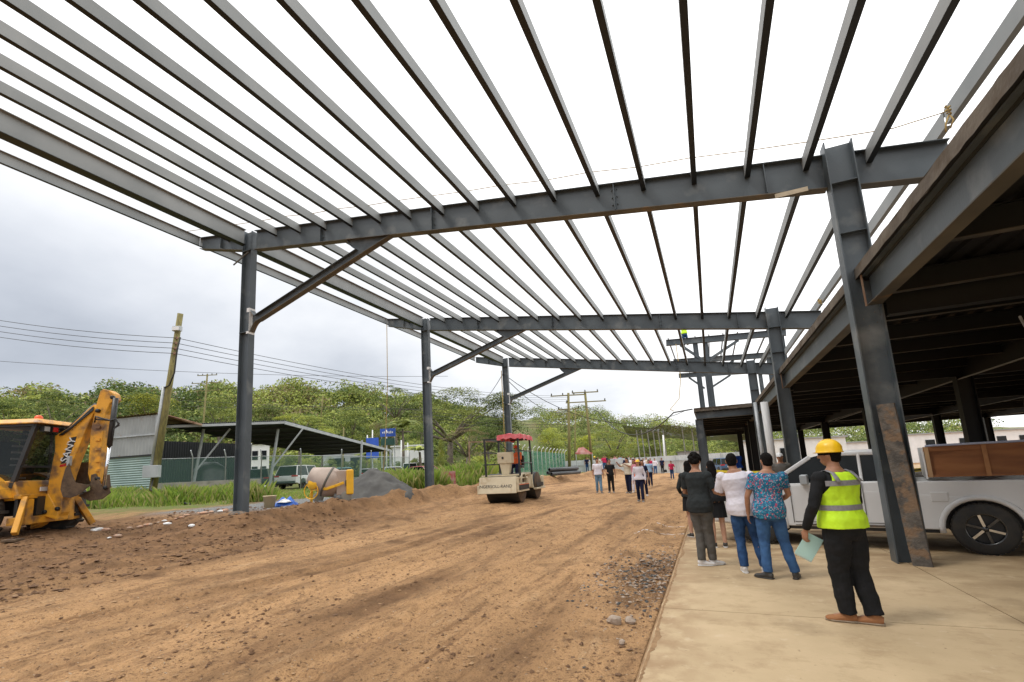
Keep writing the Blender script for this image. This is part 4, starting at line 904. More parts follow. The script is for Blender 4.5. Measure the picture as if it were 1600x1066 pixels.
fr_ = thing('rusty_goal_frame', 'rusty square pipe frame standing in the tall grass left of the roller', 'frame'); D = 30
a, b = atd(733, 735, D), atd(733, 691, D); c = atd(789, 690, D+3); d = atd(789, 735, D+3); mb = MB(M['rust']); a.z = g1(a.x, a.y); d.z = g1(d.x, d.y); mb.bar(a, b, .07, .07, (1, 0, 0)); mb.build('upright', fr_); mb = MB(M['rust']); mb.bar(b, c, .07, .07); mb.build('top_bar', fr_); mb = MB(M['rust']); mb.bar(d, c, .07, .07, (1, 0, 0)); mb.build('upright', fr_)
# water tank under the carport
tk = thing('water_tank', 'round black water tank under the carport roof', 'tank', gpt(328, 33.5)); p = gpt(328, 33.5)
mb = MB(M['black'], True); mb.lathe([(1.02, 0), (1.05, .1), (1.05, .7), (1.08, .75), (1.05, .8), (1.05, 1.5), (.98, 1.75), (.45, 2.15), (.25, 2.2), (0, 2.2)], p, seg=28); mb.build('shell', tk)
mb = MB(M['black'], True); mb.lathe([(.28, 0), (.28, .08), (0, .1)], p+up*2.2, seg=16); mb.build('lid', tk)
# red board
rb = gpt(701, 25.2); mb = MB(M['redboard']); mb.obox(rb+up*.42, e, f, (0, 0, 1), (.36, .03, .45)); o = mb.build('red_board'); tag(o, 'worn red board standing on the bank right of the second left column', 'board')
# ------------------------------------------------------------------ parked cars behind the fence
def arc(cx, cz, r, a0, a1, n=9): return [(cx+r*cos(a0+(a1-a0)*i/n), cz+r*sin(a0+(a1-a0)*i/n)) for i in range(n+1)]
def sprism(mb, prof, y0, y1, top=0, ztop=None):
    """side profile (x,z) extruded from y0 to y1, narrowing above ztop by 'top'"""
    A = []; B = []
    for x, z in prof:
        k = top*max(0, z-ztop) if ztop is not None else 0
        A.append((x, y0+k, z)); B.append((x, y1-k, z))
    n = len(prof); mb.add(A+B, [tuple(range(n))[::-1], tuple(range(n, 2*n))]+[(i, (i+1) % n, n+(i+1) % n, n+i) for i in range(n)], False)
def wheel(parent, x, y, r, w, side, spokes=6, tm='tyre', name='wheel'):
    s = side; mb = MB(M[tm], True)
    mb.lathe([(r*.6, -w/2), (r*.9, -w/2), (r, -w*.36), (r, w*.36), (r*.9, w/2), (r*.6, w/2)], (x, y, r), (0, s, 0), 32)
    for k in range(36):
        a = 2*pi*k/36; c = Vector((x+cos(a)*r, y, r+sin(a)*r)); mb.obox(c, (-sin(a), 0, cos(a)), (0, 1, 0), (cos(a), 0, sin(a)), (r*.055, w*.42, .006))
    t = mb.build(name, parent); mb = MB(M['black'], True)
    mb.lathe([(0, w*.1), (r*.58, w*.1)], (x, y, r), (0, s, 0), 24); mb.use(M['darkrim']); mb.lathe([(r*.6, w/2+.004), (r*.57, w/2+.004), (r*.54, w*.25), (r*.6, w*.1)], (x, y, r), (0, s, 0), 32)
    mb.lathe([(0, w*.42), (r*.1, w*.4), (r*.13, w*.25)], (x, y, r), (0, s, 0), 14)
    for k in range(spokes):
        a = 2*pi*k/spokes+.3; d = Vector((cos(a), 0, sin(a))); c = Vector((x, y+s*w*.34, r)); mb.use(M['chrome'] if k % 2 else M['darkrim']).bar(c+d*r*.1, c+d*r*.56, r*.09, .03, (0, 1, 0))
    mb.build('rim', t); return t
def car(label, loc, rz, paint, shape='suv', group='cars parked behind the fence', cat='car'):
    r = thing('parked_car', label, cat, loc, rz, group); local(r); L2 = 2.25; wx = 1.38; h = {'suv': 1.72, 'sedan': 1.42, 'van': 1.95}[shape]; b = .98 if shape != 'van' else 1.1; W2 = .9
    prof = [(-L2, .45), (-L2, .9), (-L2+.05, b), (L2-1.3, b), (L2-.25, b-.18), (L2, .7), (L2-.02, .35)]+arc(wx, .34, .4, 0, pi)+arc(-wx, .34, .4, 0, pi)
    mb = MB(paint); sprism(mb, prof, -W2, W2, .12, .7); body = mb.build('body', r, .05)
    x0, x1 = (-L2+.05, L2-1.25); rx0, rx1 = {'suv': (-L2+.35, .35), 'sedan': (-1.2, .2), 'van': (-L2+.1, 1.0)}[shape]
    if shape == 'sedan': x0 = -L2+.5
    mb = MB(M['glass']); sprism(mb, [(x0, b-.01), (rx0, h-.07), (rx1, h-.07), (x1, b-.01)], -W2+.04, W2-.04, .22, b); mb.build('window', r, .02)
    mb = MB(paint); sprism(mb, [(rx0-.05, h-.08), (rx0, h-.02), ((rx0+rx1)/2, h), (rx1, h-.03), (rx1+.06, h-.08)], -W2+.2, W2-.2, .1, h-.08)
    for s in (-1, 1):
        for xa in ((x0+.03, rx0+.03), ((x0+x1)/2-.1, (rx0+rx1)/2), (x1-.03, rx1+.0)):
            mb.bar((xa[0], s*(W2-.035), b-.02), (xa[1], s*(W2-.2), h-.06), .05, .09, (1, 0, 0))
    mb.build('roof', r, .02)
    for sx in (-wx, wx):
        for s in (-1, 1): wheel(r, sx, s*(W2-.1), .34, .2, s, 5)
    for s in (-1, 1):
        mb = MB(M['taillight']); mb.box((-L2-.012, s*.5, .88), (-L2+.2, s*.885, 1.0)); mb.build('tail_light', r, .015)
        mb = MB(M['headlamp']); mb.box((L2-.25, s*.55, .62), (L2-.02, s*.89, .76)); mb.build('headlight', r, .02)
        mb = MB(M['black']); mb.box((.75, s*.9, 1.0), (.9, s*1.06, 1.13)); mb.build('mirror', r, .02)
    mb = MB(M['black']); mb.box((-L2-.03, -.8, .38), (-L2+.1, .8, .6)); mb.box((L2-.08, -.75, .33), (L2+.02, .75, .55)); mb.build('bumper', r, .03)
    mb = MB(M['white']); mb.box((-L2-.035, -.25, .68), (-L2-.005, .25, .82)); mb.build('number_plate', r)
    return r
PT = {k: mat('car_paint_'+k, c, None, 1, .25) for k, c in dict(silver=(.45, .47, .48), red=(.35, .09, .08), dark=(.05, .07, .08), teal=(.12, .3, .33), blue=(.06, .12, .22), grey=(.2, .22, .23)).items()}
for px, D, rz, pt, sh_, lb in (
 (474, 36.5, 1.80, M['white'], 'suv', 'white sport utility car seen from behind, left of the cement mixer'),
 (408, 41, 2.3, PT['dark'], 'suv', 'dark sport utility car just right of the nearest column'),
 (350, 44, 2.6, M['white'], 'van', 'white van parked behind the water tank'),
 (578, 47, 2.2, M['white'], 'sedan', 'white sedan behind the peak of the grey sand heap'),
 (610, 44, 2.4, PT['silver'], 'sedan', 'silver sedan right of the grey sand heap'),
 (655, 42, 2.9, PT['red'], 'sedan', 'dull red sedan half hidden in grass left of the second column'),
 (535, 52, 2.4, PT['teal'], 'suv', 'teal car behind the white sport utility car'),
 (452, 52, 2.8, PT['grey'], 'suv', 'grey car behind the peak post of the carport'),
 (640, 56, 2.2, M['white'], 'van', 'white van below the white shop front')):
    p = gpt(px, D); car(lb, p, rz, pt, sh_)
p = atd(1090, 735, 48); p.z = .05; car('dark blue car far beyond the curly haired man', atd(1128, 728, 54).xy.to_3d()+Vector((0, 0, .05)), 1.9, PT['blue'], 'suv', None)
# ------------------------------------------------------------------ pickup truck
TO = Vector((3.72, 9.93, 0)); td = Vector((-.96402, .26583, 0)); ta = atan2(td.y, td.x)
tr = thing('pickup_truck', 'white mud splashed pickup truck parked behind the tilted grey column', 'pickup truck', TO, ta); local(tr)
# local: x forward (0 = rear axle), y to the left = towards the camera side is +y
def ty(b): return .0-b     # b: distance away from the near side
TW = 1.74
T = M['truck']; prof = [(-1.15, .55), (-1.2, .75), (-1.18, 1.12), (.72, 1.12), (.74, 1.14), (2.62, 1.1), (2.9, 1.09), (3.45, 1.02), (3.82, .93), (3.93, .8), (3.95, .55), (3.9, .42), (3.6, .38)]+arc(3.12, .37, .44, 0, pi, 12)+[(2.62, .36), (.5, .36)]+arc(0, .37, .46, 0, pi, 12)+[(-.6, .45)]
mb = MB(T); n_p = len(prof)
rings = [(0.0, .0), (.06, .03), (.06, TW-.03)]
sprism(mb, prof, ty(TW), ty(0), .05, .8); mb.build('body', tr, .045)
mb = MB(M['black']); mb.box((-.9, ty(.25), .35), (3.6, ty(TW-.25), .8)); mb.box((.5, ty(.06), .3), (2.6, ty(.12), .37)); mb.build('chassis', tr)
# raised hood centre, wheel arch flares
mb = MB(T); mb.hexa([(2.55, ty(TW-.2), 1.08), (3.7, ty(TW-.3), .94), (3.7, ty(.3), .94), (2.55, ty(.2), 1.08), (2.6, ty(TW-.28), 1.15), (3.62, ty(TW-.36), 1.03), (3.62, ty(.36), 1.03), (2.6, ty(.28), 1.15)]); mb.build('hood', tr, .03)
for cx in (0, 3.12):
    mb = MB(T, True); R0_ = .46 if cx == 0 else .44
    pts = [(cx+(R0_+.03)*cos(a), ty(-.005), .37+(R0_+.03)*sin(a)) for a in np.linspace(-.12, pi+.12, 18)]; mb.loft(pts, [(.04, .03)]*len(pts), 8, (0, 1, 0)); mb.build('wheel_arch', tr)
# cab
B0_, B1_, ZT = 1.13, 1.68, 1.66
gl = [(.78, B0_-.02), (.86, 1.6), (1.0, 1.64), (1.95, 1.64), (2.2, 1.58), (2.95, B0_-.03)]
mb = MB(M['glass']); sprism(mb, gl, ty(TW-.05), ty(.05), .3, 1.1); mb.build('window', tr, .01)
mb = MB(T)
def yk(z): return .05+.3*max(0, z-1.1)-.012
for b_, sg_ in ((0, 1), (1, -1)):
    def q(x, z): o = yk(z); return (x, ty(o) if not b_ else ty(TW-o), z)
    for p_, r_, w_ in (((.8, 1.1), (.88, 1.6), .14), ((1.42, 1.1), (1.42, 1.62), .05), ((.86, 1.615), (2.02, 1.635), .07), ((2.15, 1.6), (2.85, 1.13), .075), ((.8, 1.12), (2.9, 1.1), .05)):
        mb.bar(q(*p_), q(*r_), .035, w_, (0, 0, 1) if abs(p_[0]-r_[0]) > .3 else (1, 0, 0))
mb.hexa([(.84, ty(TW-.2), 1.61), (2.1, ty(TW-.2), 1.6), (2.1, ty(.2), 1.6), (.84, ty(.2), 1.61), (1.0, ty(TW-.3), 1.69), (1.9, ty(TW-.3), 1.69), (1.9, ty(.3), 1.69), (1.0, ty(.3), 1.69)])
mb.build('cab_roof', tr, .02)
mb = MB(M['black'])
for x in (.76, 1.43, 2.52): mb.obox((x, ty(-.004), .78), (1, 0, 0), (0, 1, 0), (0, 0, 1), (.004, .006, .36))
mb.bar((.78, ty(-.004), .44), (2.5, ty(-.004), .44), .006, .008); mb.build('door_seam', tr)
for x in (1.56,):
    mb = MB(T); mb.box((x, ty(-.03), .96), (x+.17, ty(0), 1.0)); mb.build('door_handle', tr, .008)
mb = MB(M['galv']); mb.obox((2.25, ty(-.14), 1.2), (1, 0, 0), (0, 1, 0), (0, 0, 1), (.06, .11, .09)); mb.use(M['black']).obox((2.3, ty(-.02), 1.14), (1, 0, 0), (0, 1, 0), (0, 0, 1), (.03, .05, .025)); mb.build('mirror', tr, .02)
mb = MB(M['galv']); mb.obox((2.25, ty(TW+.14), 1.2), (1, 0, 0), (0, 1, 0), (0, 0, 1), (.06, .11, .09)); mb.build('mirror', tr, .02)
for b_ in (.02, TW-.42): 
    mb = MB(M['headlamp']); mb.hexa([(3.55, ty(b_+.4), .72), (3.93, ty(b_+.4), .72), (3.9, ty(b_), .72), (3.5, ty(b_), .72), (3.5, ty(b_+.4), .9), (3.87, ty(b_+.4), .9), (3.82, ty(b_), .9), (3.45, ty(b_), .9)]); mb.build('headlight', tr, .01)
mb = MB(M['black']); mb.box((3.9, ty(TW-.45), .62), (3.965, ty(.45), .86)); mb.use(M['chrome']).box((3.95, ty(TW-.5), .72), (3.98, ty(.5), .76)); mb.build('grille', tr)
mb = MB(T); mb.hexa([(3.6, ty(TW), .36), (4.02, ty(TW-.1), .38), (4.02, ty(.1), .38), (3.6, ty(0), .36), (3.6, ty(TW), .56), (4.04, ty(TW-.1), .58), (4.04, ty(.1), .58), (3.6, ty(0), .56)]); mb.build('bumper', tr, .04)
mb = MB(T); mb.box((.35, ty(-.007), .8), (.56, ty(.01), .95)); mb.build('fuel_flap', tr, .02)
mb = MB(M['taillight']); mb.box((-1.19, ty(-.01), .85), (-1.1, ty(.1), 1.08)); mb.build('tail_light', tr)
mb = MB(M['mortar'])
for k in range(7): mb.bar((.9+k*.01, ty(-.006-.001*k), .38+.004*k), (2.5-k*.05, ty(-.006-.001*k), .38+.004*k), .004, .01)
mb.build('mud_streak', tr)
for x in (0, 3.12):
    for b_, s in ((.1, 1), (TW-.1, -1)): wheel(tr, x, ty(b_), .385, .24, s, 6)
M['woodd'] = mat('timber_batten', (.42, .2, .08), (.3, .13, .05), 3, .7)
# wooden cargo box in the bed
cb = thing('wooden_cargo_box', 'wood framed cargo box with a pale blue cover standing in the pickup bed', 'cargo box', TO+Vector((0, 0, 1.1)), ta); local(cb)
mb = MB(M['wood']); mb.box((-1.3, ty(.16), .1), (.52, ty(.19), .56)); mb.box((-1.3, ty(TW-.19), .1), (.52, ty(TW-.16), .56)); mb.box((.5, ty(.2), .1), (.53, ty(TW-.2), .56)); mb.build('side_panel', cb)
for x in (.5, -.18, -.85, -1.28): mb = MB(M['woodd'] if x != .5 else M['woodl']); mb.box((x-.025, ty(.11), .08), (x+.03, ty(.1285), .57)); mb.build('upright', cb)
mb = MB(M['wood']); mb.box((-1.3, ty(.13), .5), (.54, ty(.158), .575)); mb.box((-1.3, ty(.13), .08), (.54, ty(.158), .12)); mb.build('rail', cb)
M['bluegrey'] = mat('pale_blue_cover', (.42, .46, .6), (.34, .38, .52), 2, .6, 0, .3, 6)
mb = MB(M['bluegrey']); mb.box((-1.33, ty(TW-.1), .577), (.45, ty(.11), .61)); mb.use(M['white']).box((.535, ty(TW-.1), .05), (.56, ty(.13), .57)); mb.build('cover', cb, .008)
# ------------------------------------------------------------------ backhoe loader
BZ = .62; Q0 = onz(88, 836, BZ); BL = Vector((sin(radians(62)), cos(radians(62)), 0)); BS = Vector((sin(radians(152)), cos(radians(152)), 0))
bk_ = thing('backhoe_loader', 'muddy yellow backhoe loader with its folded digging arm raised at the left edge', 'excavator', Q0)
def bp(px, py, off=0, base=None):
    o = (base or Q0)+BS*off; d = ray(px, py); return EYE+d*((o-EYE).dot(BS)/d.dot(BS))
YL = M['yellow']; WL = M['mud']
def bl(a, s, z): return Q0+BL*a+BS*s+up*(z-.0)
boom = [(78, 806), (81, 771), (84, 750), (93, 705), (93, 682), (113, 670), (145, 640), (154, 633), (158, 640), (152, 648), (141, 672), (130, 700), (121, 722), (113, 745), (106, 775), (103, 800), (96, 810)]
for off in (.14, -.14):
    pass
mb = MB(YL); mb.prism([bp(x, y) for x, y in boom], BS, .3)
mb.build('boom', bk_, .02)
boomo = [o for o in bk_.children if o.name.startswith('boom')][0]
mb = MB(M['black']); mb.prism([bp(95, 725, .158), bp(104, 723, .158), bp(120, 682, .158), bp(111, 684, .158)], BS, .008); pn = mb.build('name_panel', boomo)
c0, c1 = bp(100.5, 720, .166), bp(114, 687, .166); ax = (c1-c0).normalized(); text('SANY', 'lettering', M['white'], (c0+c1)/2, ax, BS.cross(ax), .25, boomo, .004)
mb = MB(M['taillight']); mb.prism([bp(93, 730, .158), bp(102.5, 728, .158), bp(104, 724.5, .158), bp(94.5, 726.5, .158)], BS, .01); mb.build('red_stripe', boomo)
mb = MB(YL); mb.prism([bp(x, y) for x, y in [(162, 613), (166, 609), (176, 611), (183, 616), (185, 626), (177, 632), (170, 648), (164, 700), (160, 752), (155, 758), (146, 752), (143, 741), (147, 677), (154, 640)]], BS, .26); dip = mb.build('dipper_arm', bk_, .02)
mb = MB(M['black'], True); mb.tube([bp(181, 622, .16), bp(171, 697, .16)], .062, 12); mb.tube([bp(98, 678, .0), bp(150, 632, 0)], .05, 10); mb.build('cylinder', bk_)
mb = MB(M['chrome'], True); mb.tube([bp(171, 697, .16), bp(162, 760, .16)], .038, 12); mb.build('piston_rod', bk_)
mb = MB(M['wire'], True)
for k, o in enumerate((.2, .24)): mb.loft([bp(148, 660, o), bp(149, 655-k*4, o+.05), bp(172, 657, o), bp(181, 655, o+.06), bp(186, 662+k*3, o), bp(178, 670, o), bp(175, 688, o)], .02, 6)
for k in range(3): mb.loft([bp(93+k*2, 680, .17), bp(112+k, 667, .19), bp(146, 636+k*2, .18)], .018, 6)
mb.build('hose', bk_)
for (x_, y_, o_) in ((176, 621, .14), (153, 642, .16), (152, 748, .14), (70, 800, .18), (90, 795, .17), (165, 762, .2)):
    mb = MB(M['dsteel'], True); mb.lathe([(0, -.03), (.05, -.03), (.05, .03), (.035, .045), (0, .045)], bp(x_, y_, o_), BS, 14); mb.build('pivot_pin', bk_)
mb = MB(YL)
for y in (668, 687, 702, 720, 735): mb.obox(bp(153, y, .15), BL, BS, up, (.06, .03, .03))
mb.build('hose_clamp', bk_)
# bucket: curled shell with side plates
outl = [(108, 724), (103, 732), (97, 752), (95, 765), (99, 777), (110, 778), (124, 773), (141, 758), (142, 726)]
inn = [(110, 725), (112, 738), (118, 752), (130, 757), (140, 752), (141, 726)]
mb = MB(M['mud']); W_ = .42
for o in (-W_, W_): mb.prism([bp(x, y, o) for x, y in [(108, 724), (103, 732), (97, 752), (95, 765), (99, 777), (110, 778), (124, 773), (141, 758), (132, 757), (118, 754), (112, 740)]], BS, .025)
sh_o = [(108, 724), (103, 732), (97, 752), (95, 765), (99, 777), (110, 778), (124, 773), (141, 758)]
for (a, b) in zip(sh_o[:-1], sh_o[1:]): mb.add([bp(*a, -W_), bp(*b, -W_), bp(*b, W_), bp(*a, W_)], [(0, 1, 2, 3)]); 
mb.prism([bp(x, y, -W_) for x, y in [(107, 724), (143, 722), (142, 757), (116, 756)]], BS, .02)
bu = mb.build('bucket', bk_)
for k in range(4):
    mb = MB(M['galv']); o = -.36+k*.24; a = bp(108, 726, o); mb.obox(a+up*.09, BL, BS, up, (.03, .05, .12)); mb.build('bucket_tooth', bu, .01)
mb = MB(M['mud'])
for o in (-.16, .16): mb.prism([bp(x, y, o) for x, y in [(143, 742), (150, 740), (158, 757), (170, 760), (173, 770), (160, 780), (140, 783), (122, 775), (141, 766)]], BS, .04); mb.prism([bp(x, y, o*1.2) for x, y in [(168, 742), (171, 741), (173, 762), (166, 764)]], BS, .04)
mb.build('bucket_linkage', bk_, .01)
# swing frame, stabilizers
mb = MB(YL); mb.prism([bp(x, y) for x, y in [(55, 826), (62, 800), (72, 780), (84, 770), (100, 800), (98, 812), (78, 806), (66, 820)]], BS, .34); mb.build('swing_post', bk_, .02)
mb = MB(YL)
for s in (-.62, .62): mb.obox(bl(-.28, s, .62), BS, BL, up, (.1, .12, .3))
mb.obox(bl(-.28, 0, .42), BS, BL, up, (.95, .1, .09)); mb.obox(bl(-.28, 0, .98), BS, BL, up, (.85, .08, .05)); mb.use(M['black']).obox(bl(-.34, 0, .7), BS, BL, up, (.8, .04, .22)); mb.build('rear_frame', bk_, .015)
for s in (-1, 1):
    mb = MB(YL); mb.bar(bl(-.2, s*.72, .95), bl(.0, s*1.15, .16), .11, .15); mb.use(M['mud']).obox(bl(0, s*1.17, .03), BL, BS, up, (.16, .12, .03)); mb.build('stabilizer_leg', bk_, .015)
# cab
cn = bp(50, 700, .72); zb = bp(35, 752, .72).z; zr = bp(50, 662, .72).z
ca = (cn-Q0).dot(BL)
def cb_(a, s, z): v = Q0+BL*(ca+a)+BS*s; v.z = z; return v
mb = MB(M['black'])
for (a0, s0, a1, s1) in ((-.35, .74, 0, .66), (-1.55, .74, -1.35, .66), (-.35, -.74, 0, -.66), (-1.55, -.74, -1.35, -.66)): mb.bar(cb_(a0 if a0 > -1 else a0, s0, zb-.15), cb_(a1, s1, zr), .09, .09, BL)
mb.bar(cb_(0, -.7, zr-.03), cb_(0, .7, zr-.03), .08, .12); mb.bar(cb_(0, .68, zr-.02), cb_(-1.5, .68, zr-.02), .08, .08); mb.bar(cb_(-.2, -.74, zb+.35), cb_(-.2, .74, zb+.35), .05, .05); mb.build('cab_frame', bk_)
mb = MB(M['cabglass']); mb.add([cb_(-.34, -.7, zb), cb_(-.34, .7, zb), cb_(-.01, .64, zr-.05), cb_(-.01, -.64, zr-.05)], [(0, 1, 2, 3)]); mb.add([cb_(-.34, .74, zb), cb_(-1.55, .74, zb), cb_(-1.4, .67, zr-.05), cb_(-.03, .67, zr-.05)], [(0, 1, 2, 3)])
mb.add([cb_(-.34, -.74, zb), cb_(-1.55, -.74, zb), cb_(-1.4, -.67, zr-.05), cb_(-.03, -.67, zr-.05)], [(0, 1, 2, 3)]); mb.add([cb_(-1.56, -.7, zb), cb_(-1.56, .7, zb), cb_(-1.4, .64, zr-.05), cb_(-1.4, -.64, zr-.05)], [(0, 1, 2, 3)]); mb.build('cab_glass', bk_)
mb = MB(YL); mb.hexa([cb_(-1.65, -.8, zr), cb_(.2, -.8, zr), cb_(.2, .8, zr), cb_(-1.65, .8, zr), cb_(-1.55, -.7, zr+.13), cb_(.05, -.7, zr+.13), cb_(.05, .7, zr+.13), cb_(-1.55, .7, zr+.13)]); mb.build('cab_roof', bk_, .04)
mb = MB(M['orange'], True); mb.lathe([(.085, 0), (.085, .1), (.05, .14), (0, .15)], cb_(-.35, .2, zr+.13), seg=14); mb.build('beacon', bk_)
for s, m in ((.5, 'galv'), (.25, 'taillight'), (-.1, 'galv'), (-.5, 'headlamp')):
    mb = MB(M['black']); c = cb_(.07, s, zr-.12); mb.obox(c, BL, BS, up, (.05, .09, .07)); mb.use(M[m]).obox(c+BL*.055, BL, BS, up, (.006, .075, .055)); mb.build('work_light', bk_)
mb = MB(YL); zq = zb-.0
mb.hexa([cb_(-1.7, -.76, zb-.45), cb_(-.12, -.76, zb-.45), cb_(-.12, .76, zb-.45), cb_(-1.7, .76, zb-.45), cb_(-1.6, -.78, zb+.02), cb_(-.28, -.78, zb+.02), cb_(-.28, .78, zb+.02), cb_(-1.6, .78, zb+.02)]); mb.build('cab_base', bk_, .03)
mb = MB(M['white'])
for k in range(8): mb.bar(cb_(-.9, -.25, zb+.1+k*.16), cb_(-.9, .2, zb+.1+k*.16), .03, .05)
mb.build('louvre_panel', bk_)
mb = MB(M['black']); mb.obox(cb_(-.9, .05, zb+.3), BL, BS, up, (.25, .27, .1)); mb.obox(cb_(-1.15, .05, zb+.65), BL, BS, up, (.07, .26, .38)); mb.build('seat', bk_, .04)
mb = MB(M['white']); mb.obox(cb_(-.145, .1, zb-.2), BL, BS, up, (.01, .1, .05)); mb; mb.build('decal', bk_)
mb = MB(M['black']); mb.obox(bl(-2.2, 0, .75), BL, BS, up, (2.0, .4, .22)); mb.build('chassis', bk_)
mb = MB(YL); mb.obox(cb_(-2.6, 0, zb-.15), BL, BS, up, (.95, .42, .38)); mb.build('engine_hood', bk_, .05)
for s in (-1, 1):
    mb = MB(YL); c = bl(-1.25, s*.82, .75); pts = [c+BL*(.82*cos(a))+up*(.82*sin(a)) for a in np.linspace(.25, 2.6, 10)]
    for a, b in zip(pts[:-1], pts[1:]): mb.bar(a, b, .5, .05)
    mb.build('mudguard', bk_)
    for a_, r_ in ((-1.25 if s > 0 else -.85, .7), (-3.4, .48)):
        c = bl(a_, s*.95, r_-.05); mb = MB(M['tyre'], True); mb.lathe([(r_*.45, -.2), (r_*.85, -.2), (r_, -.15), (r_, .15), (r_*.85, .2), (r_*.45, .2)], c, BS, 28)
        for k in range(22):
            an = 2*pi*k/22; dd = BL*cos(an)+up*sin(an); mb.obox(c+dd*(r_+.01)+BS*(.08 if k % 2 else -.08), BS, BL*-sin(an)+up*cos(an), dd, (.13, .035, .03))
        w_ = mb.build('wheel', bk_); mb = MB(YL, True); mb.lathe([(0, s*.1), (r_*.3, s*.12), (r_*.46, s*.19)], c, BS, 20); mb.build('rim', w_)
# ------------------------------------------------------------------ tandem roller
rc_ = atd(780, 757, 19.6); RX, RY = rc_.x, rc_.y; RZ = g1(RX+.0, RY)-.0
ro_ = thing('road_roller', 'cream tandem road roller with a red canopy on the left of the dirt road', 'road roller', (RX, RY, RZ), radians(4)); local(ro_)
CRM = M['cream']
for y in (.42, 2.9):
    mb = MB(M['dsteel'], True); mb.lathe([(0, -.7), (.5, -.7), (.6, -.68), (.6, .68), (.5, .7), (0, .7)], (.12, y+.1, .6), (1, 0, 0), 40); dr = mb.build('drum', ro_)
    mb = MB(M['mud'], True); mb.lathe([(.0, .705), (.58, .705), (.6, .69)], (.12, y+.1, .6), (1, 0, 0), 40); mb.lathe([(.1, .78), (.1, .7)], (.12, y+.1, .6), (1, 0, 0), 12); mb.build('drum_face', dr)
mb = MB(CRM); mb.hexa([(-.82, -.32, .42), (.82, -.32, .42), (.82, -.22, .42), (-.82, -.22, .42), (-.78, -.18, 1.08), (.8, -.18, 1.08), (.8, -.1, 1.08), (-.78, -.1, 1.08)]); mb.build('front_panel', ro_, .012)
mb = MB(CRM); mb.box((-.86, -.3, .4), (-.78, .3, .75)); mb.box((-.8, -.12, .98), (.8, 1.2, 1.06)); mb.box((-.84, -.1, .62), (-.76, 1.25, 1.05))
mb.box((.8, -.2, .45), (.93, 1.2, .52)); mb.box((.8, -.2, .74), (.9, 1.2, .8)); mb.box((.8, 1.05, .5), (.92, 1.2, 1.0)); mb.box((.8, -.2, .52), (.9, -.1, 1.0)); mb.box((.8, -.2, .97), (.9, 1.2, 1.03)); mb.build('front_frame', ro_, .01)
mb = MB(M['dsteel']); mb.box((.925, -.18, .53), (.94, 1.15, .72)); mb.use(M['orange']).box((.925, -.18, .725), (.94, 1.15, .75)); mb.build('side_stripe', ro_)
for x, z in ((-.55, .93), (.42, .95), (-.12, .54)): mb = MB(M['taillight']); mb.obox((x, -.262+.14*(z-.42)/.66*0+(-.0) + (z-.42)*.2, z), (1, 0, 0), (0, 1, -.2), (0, .2, 1), (.055, .02, .02)); mb.build('reflector', ro_)
text('INGERSOLL-RAND', 'lettering', M['black'], (-.08, -.262, .70), (1, 0, 0), (0, .21, 1), .175, ro_, .006)
mb = MB(CRM); mb.box((-.75, 1.25, .55), (.75, 2.1, 1.12)); mb.box((-.5, 2.05, .5), (.5, 2.5, 1.0)); mb.hexa([(-.75, 2.3, .5), (.8, 2.3, .5), (.8, 3.9, .5), (-.75, 3.9, .5), (-.7, 2.35, 1.2), (.7, 2.35, 1.2), (.7, 3.8, 1.05), (-.7, 3.8, 1.05)]); mb.box((.8, 2.3, .42), (.95, 3.9, .5)); mb.box((.8, 3.6, .5), (.9, 3.85, 1.0)); mb.build('rear_body', ro_, .02)
mb = MB(M['dsteel']); mb.box((.945, 2.35, .55), (.955, 3.5, .72)); mb.box((.72, 2.6, .7), (.805, 3.4, 1.0)); mb.build('vent', ro_)
mb = MB(CRM, True); mb.lathe([(.3, -.1), (.34, -.1), (.34, .1), (.3, .1)], (.83, .5, .85), (1, 0, 0), 24); mb.build('lamp_ring', ro_)
# operator station: floor, console, seat, rails, posts and canopy
mb = MB(CRM); mb.box((-.8, .1, 1.1), (.85, 2.0, 1.16)); mb.build('deck_plate', ro_)
mb = MB(CRM); mb.box((-.12, .25, 1.62), (.5, .6, 2.08)); mb.hexa([(.05, .3, 1.16), (.35, .3, 1.16), (.35, .55, 1.16), (.05, .55, 1.16), (-.05, .28, 1.62), (.42, .28, 1.62), (.42, .58, 1.62), (-.05, .58, 1.62)]); mb.use(M['black'], True).lathe([(0, 0), (.05, 0), (.05, .03), (0, .03)], (.12, .25, 1.85), (0, -1, 0), 14); mb.build('console', ro_, .02)
mb = MB(M['black'], True); mb.lathe([(.17, 0), (.19, .02), (.17, .04)], (.35, .72, 2.05), (0, -.5, 1), 20); mb.build('steering_wheel', ro_)
mb = MB(M['black']); mb.box((.1, 1.15, 1.4), (.65, 1.6, 1.52)); mb.box((.1, 1.55, 1.5), (.65, 1.66, 1.95)); mb.box((.3, 1.25, 1.16), (.5, 1.5, 1.4)); mb.build('seat', ro_, .03)
for x in (-.55, .92):
    for y in (.0, 1.75): mb = MB(M['black']); mb.bar((x, y, 1.1), (x-.02, y, 2.62), .07, .07, (1, 0, 0)); mb.build('canopy_post', ro_)
mb = MB(M['black'], True)
for z in (1.6, 2.1): mb.tube([(-.55, -.0, z), (-.78, .3, z), (-.78, 1.6, z), (-.55, 1.75, z)], .022, 6); mb.tube([(.92, 0, z), (1.02, .3, z), (1.02, 1.5, z), (.92, 1.75, z)], .022, 6); mb.tube([(-.55, 0, z), (-.12, 0, z)], .018, 6)
mb.build('hand_rail', ro_)
